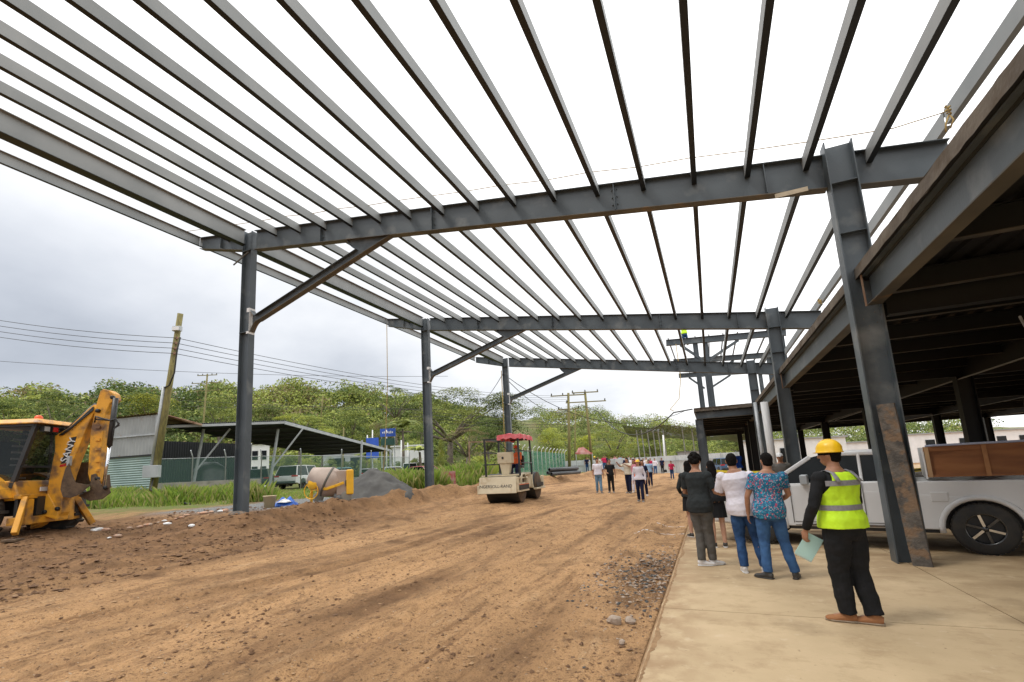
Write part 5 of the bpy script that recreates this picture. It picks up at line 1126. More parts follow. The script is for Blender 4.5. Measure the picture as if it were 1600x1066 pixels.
mb = MB(M['black']); mb.bar((-.6, 0, 2.64), (.95, 0, 2.64), .05, .06); mb.bar((-.6, 1.75, 2.64), (.95, 1.75, 2.64), .05, .06); mb.bar((-.57, 0, 2.64), (-.57, 1.75, 2.64), .05, .06); mb.bar((.92, 0, 2.64), (.92, 1.75, 2.64), .05, .06); mb.bar((-.5, 1.7, 2.6), (.1, 1.7, 2.0), .03, .03); mb.build('canopy_frame', ro_)
mb = MB(M['redcloth']); n = 10
G_ = [[(.02+i/n*.98, -.08+j/n*1.95, 2.76+.05*sin(i*1.3+j)*sin(j*.9)+.05*sin(pi*i/n)) for j in range(n+1)] for i in range(n+1)]
vs = [p for row in G_ for p in row]; mb.add(vs, [(i*(n+1)+j, (i+1)*(n+1)+j, (i+1)*(n+1)+j+1, i*(n+1)+j+1) for i in range(n) for j in range(n)], True)
rim = [G_[i][0] for i in range(n+1)]+[G_[n][j] for j in range(1, n+1)]+[G_[n-i][n] for i in range(1, n+1)]+[G_[0][n-j] for j in range(1, n)]
m_ = len(rim); mb.add(rim+[(x+(.02 if x > .5 else -.01), y, z-.19-.03*sin(x*20+y*13)) for x, y, z in rim], [(i, (i+1) % m_, m_+(i+1) % m_, m_+i) for i in range(m_)], True); mb.build('canopy', ro_)
# ------------------------------------------------------------------ cement mixer
mc = atd(520, 775, 16.6); mc.z = g1(mc.x, mc.y); v = Vector((mc.x, mc.y, 0)).normalized(); me_ = Vector((v.y, -v.x, 0)); SC = 16.6/CF
mx_ = thing('cement_mixer', 'dusty cement mixer with a yellow hand wheel and yellow motor cover beside the sand heap', 'cement mixer', mc)
def mp(px, py, dep=0):
    q = atd(px, py, 16.6); return q+v*dep
M['mixdrum'] = mat('dusty_drum_paint', (.45, .36, .3), (.36, .28, .23), 3, .7, 0, .2, 12)
ax = (mp(485, 741, -.1)-mp(516, 753)).normalized(); c = mp(516, 754)
mb = MB(M['mixdrum'], True); mb.lathe([(0, -.42), (.22, -.4), (.4, -.27), (.5, -.08), (.52, .08), (.5, .16), (.4, .4), (.27, .72), (.24, .74), (.22, .7)], c, ax, 32); dm = mb.build('drum', mx_)
mb = MB(M['flange'], True); mb.lathe([(.515, .06), (.535, .08), (.535, .12), (.515, .14)], c, ax, 32); mb.build('drum_ring', dm)
YM = mat('mixer_yellow', (.85, .47, .02), (.75, .4, .02), 3, .4); mb = MB(YM, True)
wc = mp(487, 767, -.45); nrm_ = (-v*.8-me_*.55).normalized(); a_, b_ = nrm_.orthogonal().normalized(), None; b_ = nrm_.cross(a_)
mb.loft([wc+(a_*cos(t)+b_*sin(t))*.27 for t in np.linspace(0, 2*pi, 25)], .018, 8)
for t in (0.4, 2.5, 4.6): mb.tube([wc, wc+(a_*cos(t)+b_*sin(t))*.27], .012, 6)
mb.build('hand_wheel', mx_)
mb = MB(YM, True); mb.lathe([(0, .06), (.17, .06), (.19, .03), (.19, -.05)], mp(490, 756, -.38), nrm_, 24); mb.build('gear_cover', mx_)
mb = MB(YM); pts = [mp(496, 757, -.42), mp(509, 764, -.55), mp(524, 759, -.52), mp(537, 754, -.35)]
for a, b in zip(pts[:-1], pts[1:]): mb.bar(a, b, .06, .09)
mb.bar(mp(488, 765, -.36), mp(487, 790, -.36), .07, .09, me_); mb.build('yoke', mx_, .01)
mb = MB(M['mixdrum']); mb.obox(mp(535, 754, 0), me_, v, up, (.2, .25, .42)); mb.build('motor_box', mx_, .03)
mb = MB(YM); mb.obox(mp(546.5, 753, 0), me_, v, up, (.12, .27, .42)); mb.build('motor_cover', mx_, .04)
mb = MB(M['black']); mb.obox(mp(541, 755, -.26), me_, v, up, (.03, .02, .1)); mb.build('switch', mx_)
mb = MB(M['galv']); mb.bar(mp(505, 772, 0), mp(545, 783, 0), .06, .06); mb.bar(mp(520, 765, -.2), mp(530, 786, -.2), .05, .05); mb.bar(mp(497, 784, .2), mp(541, 784, .2), .05, .05); mb.build('frame', mx_)
for px, dp in ((541, -.3), (541, .4), (497, .3)):
    q = mp(px, 779, dp); q.z = mc.z+.17; mb = MB(M['cwall'], True); mb.lathe([(0, -.05), (.08, -.05), (.11, -.05), (.19, -.04), (.19, .04), (.11, .05), (.08, .05), (0, .05)], q, v, 20); mb.build('wheel', mx_)
# sand heap
sc_ = atd(588, 765, 19.6); sz = g1(sc_.x, sc_.y)
nn_ = 60; vs = []; 
for i in range(nn_+1):
    for j in range(nn_+1):
        x, y = (i/nn_*2-1)*2.1, (j/nn_*2-1)*2.1; r = hypot(x, y)/1.8*(1+.12*mnoise.noise((x, y, 3))); hgt = max(-.15, 1.32*(1-r)*(1.0)) if r > .18 else 1.32*.82-.05*(r/.18)**2+.05; hgt += .1*mnoise.noise((x*2.5, y*2.5, 9))+.05*mnoise.noise((x*9, y*9, 4))
        vs.append((sc_.x+x, sc_.y+y, min(sz, g1(sc_.x+x, sc_.y+y))-.05+hgt+.1*mnoise.noise((x*1.6, y*1.6, 1))*(1-min(1, r))+.035*mnoise.noise((x*6, y*6, 7))))
mb = MB(M['sand'], True); mb.add(vs, [(i*(nn_+1)+j, (i+1)*(nn_+1)+j, (i+1)*(nn_+1)+j+1, i*(nn_+1)+j+1) for i in range(nn_) for j in range(nn_)]); tag(mb.build('sand_heap'), 'heap of dark grey sand on the platform right of the cement mixer', 'sand heap')
# bucket, tarp, bag
def place(px, py, D): q = atd(px, py, D); q.z = gtop(q.x, q.y); return q
q = place(421, 792, 15); b = thing('bucket', 'cream plastic bucket right of the nearest column', 'bucket', q); mb = MB(M['woodl'], True); mb.ms[0] = mat('cream_plastic', (.6, .48, .3), None, 3, .5); mb.lathe([(0, 0), (.15, 0), (.19, .36), (.2, .36), (.2, .39), (.18, .39), (.15, .03)], q, seg=24); mb.build('pail', b)
mb = MB(M['galv'], True); mb.loft([q+Vector((.19*cos(t), -.03, .34-.12*sin(t))) for t in np.linspace(0, pi, 12)], .006, 5); mb.build('handle', b)
q = place(447, 790, 15.5); 
def lump(name, label, cat, q, rx, ry, h, m, seed, fold=.25, parent=None):
    vs = []; n = 26
    for i in range(n+1):
        for j in range(n+1):
            x, y = i/n*2-1, j/n*2-1; r = min(1, hypot(x, y)); w = 1+.25*mnoise.noise((x*2, y*2, seed)); z = h*(1-r*r)*(.55+.9*abs(mnoise.noise((x*2.2, y*2.2, seed+3))))+.02; vs.append((q.x+x*rx*w, q.y+y*ry*w, q.z+z-.01))
    mb = MB(m, False); mb.add(vs, [(i*(n+1)+j, (i+1)*(n+1)+j, (i+1)*(n+1)+j+1, i*(n+1)+j+1) for i in range(n) for j in range(n)]); o = mb.build(name)
    tag(o, label, cat); return o
lump('tarpaulin', 'crumpled blue plastic sheet lying on the gravel left of the cement mixer', 'tarpaulin', q, .42, .35, .32, M['blue'], 5)
lump('cement_bag', 'pale sack lying on the crumpled blue sheet', 'bag', q+Vector((.1, -.16, .12)), .22, .16, .13, M['white'], 9)
# pipes on the far bank
for k, (dx, dz) in enumerate(((0, .1), (.3, .1), (.15, .34))):
    a = atd(856, 745, 36)+Vector((dx, 0, 0)); bb = a+Vector((1.3, 3.4, 0)); za = gtop(a.x, a.y)+dz; mb = MB(M['pipe'], True); A = Vector((a.x, a.y, za+.1)); Bq = Vector((bb.x, bb.y, za+.1)); ax_ = (Bq-A); mb.lathe([(.11, 0), (.14, 0), (.14, ax_.length), (.11, ax_.length), (.11, 0)], A, ax_, 18)
    tag(mb.build('pipe'), 'dark grey pipe lying in the small stack right of the roller', 'pipe', 'pipes stacked right of the roller')
# rubble beside the digger, stones by the slab
def stone(name, q, r, m, label, cat, group, sd):
    mb = MB(m, False); vs = []; R = Matrix.Rotation(sd, 3, 'Z')
    t = MB(m); t.ball((0, 0, 0), 1, 8, 6)
    vs = [q+R@Vector((x*r[0]*(1+.35*mnoise.noise((x*1.3, y*1.3, z+sd))), y*r[1]*(1+.35*mnoise.noise((x, y+5, z+sd))), z*r[2]*(1+.3*mnoise.noise((x+9, y, z+sd))))) for x, y, z in t.v]
    mb.add(vs, t.f, False); return tag(mb.build(name), label, cat, group)
M['brick'] = mat('broken_brick', (.5, .25, .15), (.42, .33, .25), 9, .9); M['stone'] = mat('pale_stone', (.42, .34, .27), (.3, .22, .16), 12, .9, 0, .5, 30)
RB = [(150, 792), (168, 800), (185, 820), (172, 822), (232, 810), (248, 806), (262, 812), (275, 808), (292, 806), (300, 812), (318, 806), (330, 802), (345, 803), (352, 797), (205, 798), (258, 798), (220, 803), (380, 800), (368, 806), (285, 800), (310, 798), (156, 806)]
for i, (x, y) in enumerate(RB):
    q = onz(x, y, .8); q = EYE+(q-EYE)*min(1, 16.5/(q-EYE).length); q.z = gtop(q.x, q.y)+.02; s = random.uniform(.03, .08)
    stone('rubble_chunk', q, (s*1.7, s, s*.6), M['brick'] if i % 3 else M['white'], 'broken piece of masonry in the rubble between the digger and the nearest column', 'rubble', 'rubble between the digger and the nearest column', i*1.7)
for i, (x, y, s, lb) in enumerate(((961, 972, .085, 'larger pale stone on the dirt left of the slab edge'), (984, 970, .065, 'pale stone just right of the larger one, near the slab edge'), (972, 1004, .04, 'small pale stone below the pair near the slab edge'), (1014, 870, .05, 'reddish stone in the gravelly patch by the slab corner'))):
    q = onz(x, y, 0); q.z = gtop(q.x, q.y)+s*.4; stone('stone', q, (s, s*.8, s*.65), M['stone'], lb, 'stone', None, i*2.1+.5)
# clods and gravel scattered on the road
def scatter(N_, fn_, s0, s1, mats, name, flat=.65):
    base = np.array([(0, 0, 1), (.94, 0, .3), (.29, .89, .3), (-.76, .55, .3), (-.76, -.55, .3), (.29, -.89, .3), (0, 0, -.5)]); tri = np.array([(0, 1, 2), (0, 2, 3), (0, 3, 4), (0, 4, 5), (0, 5, 1), (6, 2, 1), (6, 3, 2), (6, 4, 3), (6, 5, 4), (6, 1, 5)])
    P = np.array([fn_() for _ in range(N_)]); X, Y = P[:, 0], P[:, 1]; Z = gz(X, Y)+relief(X, Y)[0]; s = s0+(s1-s0)*rng.random(N_)**4; a = rng.random(N_)*6.28
    V = base[None]*s[:, None, None]*(1+.35*rng.normal(size=(N_, 7, 1)).clip(-1.5, 1.5)); V[:, :, 2] *= flat; c, s_ = np.cos(a)[:, None], np.sin(a)[:, None]
    V = np.stack([V[:, :, 0]*c-V[:, :, 1]*s_+X[:, None], V[:, :, 0]*s_+V[:, :, 1]*c+Y[:, None], V[:, :, 2]+Z[:, None]], -1).reshape(-1, 3)
    F = (tri[None]+np.arange(N_)[:, None, None]*7).reshape(-1, 3); kind(nmesh(name, V, F, mats, mi=np.repeat(rng.integers(0, len(mats), N_), 10)), 'stuff')
M['clod'] = mat('soil_clod', (.2, .11, .055), (.12, .065, .035), 8, .95); M['clodl'] = mat('soil_clod_light', (.4, .25, .13), (.3, .18, .09), 8, .95)
def f1():
    while 1:
        D = 2.5+18*random.random()**1.6; a = random.uniform(-1.25, .12); x, y = D*sin(a), D*cos(a)
        if -10.6 < x < -.8 and random.random() < .15+.85*float(np.clip((vn(x*1.1, y*.5)-.25), 0, 1)): return x, y
scatter(6500, f1, .004, .032, [M['clod'], M['clod'], M['clodl']], 'soil_clods')
def f2(): return random.gauss(-1.0, .22) if random.random() < .7 else random.uniform(-1.9, -.76), random.gauss(7.9, 1.0)
def f2b():
    while 1:
        x, y = f2()
        if x < -.74: return x, y
scatter(2600, f2b, .008, .035, [M['stone'], M['sand'], M['clod']], 'loose_gravel')
def f3():
    while 1:
        a = random.uniform(-1.3, -.7); D = random.uniform(7, 18); x, y = D*sin(a), D*cos(a)
        if x < -8.5: return x, y
scatter(5000, f3, .012, .06, [M['clod']], 'loose_soil')
# white chalk marks on the dirt near the slab corner
for k, (ya, xa, xb) in enumerate(((12.2, -1.9, -.75), (13.6, -1.5, -.8))):
    mb = MB(M['white']); 
    vs = []
    for i in range(31):
        x = xa+(xb-xa)*i/30; w_ = .018*(1.2+mnoise.noise((x*6, 1, k)))
        vs += [(x, ya-w_, gtop(x, ya-w_)+.012), (x, ya+w_, gtop(x, ya+w_)+.012)]
    mb.add(vs, [(2*i, 2*i+2, 2*i+3, 2*i+1) for i in range(30) if mnoise.noise((i*.7, k, 2)) > -.25]); kind(mb.build('chalk_line'))
# yellow barrier tape strung under the deck
for k, (z, A, B) in enumerate(((1.12, (2.3, 19.2), (-.2, 27.5)), (.86, (2.3, 19.2), (-.2, 27.5)), (.98, (2.55, 18.8), (7.1, 17.5)))):
    pts = sag((A[0], A[1], z), (B[0], B[1], z+.1*k), .07, 10); mb = MB(M['tapey'])
    mb.add([p+Vector((0, 0, d)) for p in pts for d in (-.05, .05)], [(2*i, 2*i+2, 2*i+3, 2*i+1) for i in range(10)])
    mb.use(M['black'])
    for i in range(0, 10, 2): mb.obox(pts[i]*.5+pts[i+1]*.5, (pts[i+1]-pts[i]).normalized(), (pts[i+1]-pts[i]).normalized().cross(up), up, (.16, .004, .02))
    tag(mb.build('barrier_tape'), ('upper', 'lower', 'right hand')[k]+' yellow barrier tape strung between the columns under the deck', 'tape')
# ------------------------------------------------------------------ people
TEX = {}
def remesh(mb, name, m, parent, vox, smooth=3, disp=0, dscale=.1, keep=None):
    me = bpy.data.meshes.new('t'); me.from_pydata(mb.v, [], mb.f); bm = bmesh.new(); bm.from_mesh(me); bmesh.ops.recalc_face_normals(bm, faces=bm.faces[:]); bm.to_mesh(me); bm.free()
    t = bpy.data.objects.new('t', me); COL.objects.link(t)
    r = t.modifiers.new('r', 'REMESH'); r.mode = 'VOXEL'; r.voxel_size = vox; r.adaptivity = 0
    if smooth: s = t.modifiers.new('s', 'SMOOTH'); s.iterations = smooth; s.factor = .5
    if disp:
        if dscale not in TEX: x = bpy.data.textures.new('folds', 'CLOUDS'); x.noise_scale = dscale; x.noise_depth = 2; TEX[dscale] = x
        d = t.modifiers.new('d', 'DISPLACE'); d.texture = TEX[dscale]; d.strength = disp; d.mid_level = .5
    dg = bpy.context.evaluated_depsgraph_get(); out_ = bpy.data.meshes.new_from_object(t.evaluated_get(dg)); bpy.data.objects.remove(t)
    out_.materials.clear(); out_.materials.append(m)
    if keep: # cut away everything below or above planes: list of (point, normal); keeps the positive side
        bm = bmesh.new(); bm.from_mesh(out_)
        for p, n in keep: bmesh.ops.bisect_plane(bm, geom=bm.verts[:]+bm.edges[:]+bm.faces[:], plane_co=p, plane_no=n, clear_inner=True)
        bm.to_mesh(out_); bm.free()
    out_.polygons.foreach_set('use_smooth', [True]*len(out_.polygons)); o = bpy.data.objects.new(name, out_); COL.objects.link(o)
    if parent: o.parent = parent
    return o
def hand(mb, wr, d, n, side, curl=.5, sc=1, spread=.02):
    """palm plus five fingers. d: direction of the fingers, n: palm normal, side: thumb direction"""
    d = d.normalized(); n = (n-d*n.dot(d)).normalized(); s = side-d*side.dot(d)-n*side.dot(n); s.normalize()
    mb.loft([wr-d*.02*sc, wr+d*.02*sc, wr+d*.06*sc, wr+d*.095*sc], [(.026*sc, .019*sc), (.033*sc, .017*sc), (.041*sc, .016*sc), (.04*sc, .012*sc)], 10, n)
    for i, (o, ln) in enumerate(((.03, .07), (.011, .079), (-.009, .073), (-.028, .058))):
        p = wr+d*(.088-.004*abs(i-1))*sc+s*o*sc; q = [p]; dd = d.copy(); a = curl*(.35+.08*i)
        for k, f in enumerate((.45, .32, .25)):
            dd = (dd*cos(a)+n*sin(a)).normalized(); p = p+dd*ln*f*sc; q.append(p); a = curl*.75
        mb.loft(q, [.0095*sc, .009*sc, .0082*sc, .006*sc], 8)
    p = wr+d*.025*sc+s*.026*sc; t1 = p+(d*.6+s*.65+n*.25).normalized()*.036*sc; t2 = t1+(d*.85+s*.2+n*.35*curl).normalized()*.03*sc; t3 = t2+(d*.9+n*.5*curl).normalized()*.024*sc
    mb.loft([p-s*.012*sc, t1, t2, t3], [.014*sc, .012*sc, .0105*sc, .008*sc], 8)
V3 = Vector
def fig(label, loc, az, h=1.72, aL=None, aR=None, lL=None, lR=None, top=None, sleeve=.5, bottom=None, skirt=None, shoes=None, hair='short', hat=None, vox=.012, skin=None, g=1.0, lean=(0, 0), turn=0, tilt=0, vest=None, group=None, curl=.5, hem=.9, bel=0, name='person', sole=None, female=False, sit=False, loose=1.0):
    skin = skin or M['skin']; K = h/1.75
    r = thing(name, label, 'person', loc, -radians(az), group); local(r)
    mb_ = lambda: MB(skin, True)
    def lz(p):  # lean: shift in proportion to height above the hips
        f = max(0, p[2]-.95)/.5; return V3((p[0]+lean[0]*f, p[1]+lean[1]*f, p[2]))*K
    fine = vox < .011
    def torso(mb, z0, e=0, z1=1.52, lo=0):
        R_ = [(.84, -.005, .155, .115), (.92, -.01, .168, .125), (1.0, -.01, .163, .12), (1.1, 0, .148, .108), (1.2, .0, .152, .108), (1.3, .0, .17, .118), (1.38, -.005, .178, .116), (1.435, -.01, .155, .092), (1.47, -.012, .105, .07), (1.51, -.012, .064, .06)]
        if female: R_ = [(z, c, a*(.97 if z < 1.05 else .86 if z < 1.25 else .86), b*(1 if z < 1.05 else .92)) for z, c, a, b in R_]
        pts = []; rad = []
        for z, c, a, b in R_:
            if z0-.001 <= z <= z1: gg = 1+(g-1)*(1 if z < 1.4 else .5); belly = bel*max(0, 1-abs(z-1.08)/.22); pts.append(lz((0, c+belly*.5, z))); el_ = e+(lo*min(1, max(0, (1.16-z)/.14))); rad.append(((a*gg+el_)*K, (b*gg+el_+belly)*K))
        mb.loft(pts, rad, 20, (0, 1, 0)); sw = .178*(.5+.5*g)*(.86 if female else 1)
        for s in (-1, 1): mb.ball(lz((s*sw, -.008, 1.405)), (.062+e)*K, 12, 8)
        return sw
    m = mb_(); sw = torso(m, .84); hd = lz((0, .015, 1.64)); Rh = Matrix.Rotation(-radians(turn), 3, 'Z')@Matrix.Rotation(radians(tilt), 3, 'X')
    H = lambda x, y, z: hd+Rh@(V3((x, y, z))*K)
    nb = lz((0, -.012, 1.46)); m.loft([nb, H(0, -.012, -.06), H(0, -.005, 0)], [.066*K, .056*K, .055*K], 12)
    m.ball(hd, (.074*K, .093*K, .112*K), 18, 12, Rh); m.ball(H(0, .035, -.065), (.05*K, .052*K, .045*K), 12, 8, Rh); m.ball(H(0, .02, -.03), (.064*K, .07*K, .06*K), 12, 8, Rh)
    m.loft([H(0, .09, .01), H(0, .108, -.018), H(0, .1, -.032)], [.009*K, .015*K, .012*K], 8); m.ball(H(0, .082, .03), (.05*K, .016*K, .012*K), 10, 6, Rh); m.ball(H(0, .084, -.06), (.026*K, .012*K, .011*K), 8, 6, Rh)
    for s in (-1, 1): m.ball(H(s*.076, -.005, -.005), (.012*K, .02*K, .032*K), 8, 6, Rh)
    aL = aL or ((-.245, -.03, 1.13), (-.255, .03, .88)); aR = aR or ((.245, -.03, 1.13), (.255, .03, .88)); arms = []
    for s, A in ((-1, aL), (1, aR)):
        shd = lz((s*sw, -.008, 1.405)); el = lz(A[0]); wr = lz(A[1]); arms.append((s, shd, el, wr))
        m.loft([shd, shd.lerp(el, .5), el, el.lerp(wr, .35), wr], [.052*g**.5*K, .046*K*g**.5, .038*K, .038*K, .026*K], 12)
        d = (wr-el).normalized(); hd_ = V3(A[2]) if len(A) > 2 else d; inward = V3((-s, 0, 0)); 
        n_h = inward if abs(d.z) > .6 else V3((0, 0, -1)); th = V3((0, 1, .0)) if abs(d.z) > .6 else V3((-s, 0, .3))
        hand(m, wr, hd_, n_h, th, curl, K*(1 if fine else 1.1))
    lL = lL or ((-.095, .02, .5), (-.1, -.02, .09), -8); lR = lR or ((.095, .02, .5), (.1, -.02, .09), 8); legs = []
    for s, A in ((-1, lL), (1, lR)):
        hp = V3((s*.085, -.01, .88))*K; kn = V3(A[0])*K; an = V3(A[1])*K; legs.append((s, hp, kn, an, A[2]))
        m.loft([hp, hp.lerp(kn, .45), kn, kn.lerp(an, .35)+V3((0, -.012, 0))*K, an], [.085*K, .074*K, .052*K, .053*K, .035*K], 12)
        fd = V3((sin(radians(A[2])), cos(radians(A[2])), 0)); m.loft([an-fd*.03*K, an+fd*.03*K-V3((0, 0, .03)), an+fd*.12*K-V3((0, 0, .05))*K], [.035*K, .034*K, .028*K], 10)
    remesh(m, 'body', skin, r, vox if fine else vox, 2)
    ey = []
    if vox < .016:
        for s in (-1, 1):
            q = MB(M['white'], True); q.ball(H(s*.028, .083, .012), .0105*K, 10, 8); e_ = q.build('eye', r); q = MB(M['black'], True); q.ball(H(s*.028, .0915, .012), .005*K, 8, 6); q.build('iris', e_)
    # clothes
    if top:
        q = mb_(); torso(q, .84 if hem < .9 else .92, .014*(1 if fine else 1.2), 1.475, .024 if not vest else 0)
        pl_ = []
        for s, shd, el, wr in arms:
            if sleeve <= 1: e = shd.lerp(el, max(.25, sleeve)); q.loft([shd, shd.lerp(e, .5), e], [.066*K*g**.3, .064*K*g**.3, .06*K*g**.3], 14)
            else: q.loft([shd, shd.lerp(el, .5), el, el.lerp(wr, .5), wr-(wr-el)*.03], [.064*K*g**.3, .058*K*g**.3, .052*K, .046*K, .037*K], 14)
        remesh(q, 'shirt', top, r, vox, 3, .022*K if fine else .012, .13)
    if vest:
        q = mb_(); torso(q, .92, .036, 1.475, .018); vm, tape = vest
        v_ = remesh(q, 'safety_vest', vm, r, vox, 2, .014, .09, [(lz((-.168*g, 0, 1.3)), (1, 0, -.42)), (lz((.168*g, 0, 1.3)), (-1, 0, -.42))])
        for z in (1.12, 1.36):
            qq = MB(tape, True); n = 48; vs = []
            gg = g; a_, b_ = (.15, .11) if z < 1.2 else (.17, .117)
            for k in range(n+1):
                t = 2*pi*k/n
                for dz in (-.026, .026):
                    c_ = lz((0, -.002, z+dz)); rr = 1.0; xx = max(-1, min(1, cos(t)*1.15)) if z > 1.3 else cos(t)
                    vs.append(c_+V3((cos(t)*(a_*gg+.047), sin(t)*(b_*gg+.045), 0))*K)
            qq.add(vs, [(2*k, 2*k+2, 2*k+3, 2*k+1) for k in range(n) if not (z > 1.3 and abs(cos(2*pi*(k+.5)/n)) > .88)]); qq.build('reflective_band', v_)
        for s in (-1, 1):
            qq = MB(tape, True); pts = [lz((s*.115*g, -.155*g-.005, 1.37)), lz((s*.108*g, -.14, 1.42)), lz((s*.1*g, -.10, 1.462)), lz((s*.1*g, -.03, 1.487)), lz((s*.1*g, .06, 1.47)), lz((s*.11*g, .145, 1.38))]
            qq.loft(pts, [(.024*K, .004*K)]*6, 8, (0, 0, 1)); qq.build('reflective_band', v_)
        qq = MB(tape, True); 
        for k in range(1): qq.loft([lz((cos(t)*(.166*g+.036), sin(t)*(.125*g+.036)-.008, .925)) for t in np.linspace(0, 2*pi, 40)], (.006), 6)
        qq.build('hem', v_)
    if bottom:
        q = mb_(); ringz = [(.8, .13, .1), (.86, .16, .12), (.92, .166, .12), (.99, .15, .105)]
        q.loft([lz((0, -.01, z)) for z, a, b in ringz], [((a*g+.012)*K, (b*g+.012)*K) for z, a, b in ringz], 20, (0, 1, 0))
        for s, hp, kn, an, ta_ in legs: q.loft([hp+V3((0, 0, .03)), hp.lerp(kn, .4), kn, kn.lerp(an, .4), an+(an-kn)*-.0+V3((0, 0, .0))], [.092*K*g**.5*loose, .09*K*g**.5*loose, .072*K*loose, .07*K*loose, .062*K*loose], 14)
        remesh(q, 'trousers', bottom, r, vox, 3, .026*K if fine else .01, .11)
    if skirt:
        q = MB(skirt, True); n = 40; prof = [(1.12, .14, .1), (1.0, .165, .12), (.9, .18, .135), (.75, .195, .15), (.6, .205, .16)]; vs = []
        for z, a, b in prof:
            for k in range(n): t = 2*pi*k/n; f = 1+.05*sin(k*1.9)*(1.12-z)/.5; vs.append(lz((cos(t)*a*f, sin(t)*b*f, z)))
        q.add(vs, [(i*n+k, i*n+(k+1) % n, (i+1)*n+(k+1) % n, (i+1)*n+k) for i in range(len(prof)-1) for k in range(n)]); q.build('skirt', r)
    if shoes:
        for s, hp, kn, an, ta_ in legs:
            fd = V3((sin(radians(ta_)), cos(radians(ta_)), 0)); b0 = V3((an.x, an.y, an.z-.09*K)); q = mb_()
            q.loft([b0-fd*.065*K+V3((0, 0, .045))*K, b0-fd*.03*K+V3((0, 0, .05))*K, b0+fd*.04*K+V3((0, 0, .045))*K, b0+fd*.11*K+V3((0, 0, .033))*K, b0+fd*.17*K+V3((0, 0, .026))*K, b0+fd*.195*K+V3((0, 0, .022))*K],
                   [(.028*K, .035*K), (.04*K, .048*K), (.044*K, .045*K), (.049*K, .033*K), (.042*K, .026*K), (.02*K, .015*K)], 12, (0, 0, 1)); q.loft([b0+V3((0, 0, .05))*K, b0+V3((0, 0, .1))*K-fd*.01], [.045*K, .043*K], 12)
            so_ = remesh(q, 'shoe', shoes, r, max(.006, vox*.7), 1)
            q = MB(sole or M['white'], True); q.loft([b0-fd*.07*K+V3((0, 0, .012)), b0-fd*.03*K+V3((0, 0, .012)), b0+fd*.06*K+V3((0, 0, .012)), b0+fd*.13*K+V3((0, 0, .012)), b0+fd*.2*K+V3((0, 0, .014))], [(.03*K, .013), (.043*K, .014), (.043*K, .014), (.051*K, .013), (.022*K, .011)], 14, (0, 0, 1)); q.build('sole', so_)
    if hair:
        q = mb_()
        if hair == 'short': q.ball(H(0, -.008, .022), (.081*K, .098*K, .104*K), 16, 10, Rh); q.ball(H(0, -.035, -.03), (.07*K, .064*K, .06*K), 14, 9, Rh); cut = [(H(0, .058, .04), Rh@V3((0, -1, .75)))]
        elif hair == 'curly':
            for k in range(60): t = random.uniform(0, 6.28); ph = random.uniform(0, 2.0); q.ball(H(.083*sin(ph)*cos(t), -.018+.098*sin(ph)*sin(t)*.95, .03+.105*cos(ph)), .03*K, 8, 6)
            q.ball(H(0, -.015, .03), (.085*K, .1*K, .108*K), 14, 9, Rh); cut = [(H(0, .062, .03), Rh@V3((0, -1, .8)))]
        else:
            q.ball(H(0, -.008, .022), (.083*K, .1*K, .105*K), 16, 10, Rh); q.loft([H(0, -.05, .04), H(0, -.075, -.06), H(.0, -.095, -.16), H(.0, -.1, -.28), H(0, -.09, -.38 if hair == 'long' else -.2)], [(.075*K, .045*K), (.09*K, .045*K), (.095*K, .04*K), (.08*K, .032*K), (.04*K, .016*K)], 16, (0, 1, 0)); cut = [(H(0, .05, .04), Rh@V3((0, -1, .7)))]
        remesh(q, 'hair', M['hair'], r, max(.007, vox*.8), 1, .006 if fine else 0, .03, cut)
    if hat:
        kind_, hm = hat; q = MB(hm, True)
        def ring(zz, rx, ry, cy=0): return [H(rx*cos(t), cy+ry*sin(t), zz) for t in np.linspace(0, 2*pi, 33)[:-1]]
        if kind_ == 'helmet': P_ = [(.03, .118, .14, .01), (.022, .112, .13, .005), (.035, .102, .12, 0), (.075, .1, .117, -.002), (.11, .088, .103, -.003), (.14, .062, .075, -.004), (.155, .03, .036, -.004), (.158, .001, .001, -.004)]
        elif kind_ == 'cap': P_ = [(.03, .084, .1, 0), (.06, .084, .1, 0), (.1, .072, .085, 0), (.125, .04, .05, 0), (.132, .001, .001, 0)]
        else: P_ = [(.04, .15, .165, 0), (.05, .085, .1, 0), (.1, .078, .092, 0), (.13, .045, .055, 0), (.135, .001, .001, 0)]
        vs = []; 
        for z, a, b, c in P_: vs += ring(z, a, b, c)
        q.add(vs, [(i*32+k, i*32+(k+1) % 32, (i+1)*32+(k+1) % 32, (i+1)*32+k) for i in range(len(P_)-1) for k in range(32)])
        if kind_ == 'helmet':
            for x in (-.022, 0, .022): q.loft([H(x, .1*cos(t)*1.12-.004, .04+.118*sin(t)) for t in np.linspace(.25, 2.9, 12)], .007*K, 6)
        if kind_ == 'cap': q.loft([H(0, .06, .035), H(0, .11, .035), H(0, .16, .025)], [(.07*K, .006*K), (.065*K, .005*K), (.04*K, .004*K)], 12, (0, 0, 1))
        hh_ = q.build('helmet' if kind_ == 'helmet' else 'cap' if kind_ == 'cap' else 'hat', r)
        if kind_ == 'helmet': q = MB(M['hair'], True); vs = ring(.03, .09, .105)+ring(-.0, .088, .102); q.add(vs, [(k, (k+1) % 32, 32+(k+1) % 32, 32+k) for k in range(32)]); q.build('head_band', hh_)
    return r, H, arms
C_ = lambda n, c, c2=None, **k: cloth(n, c, c2, **k)
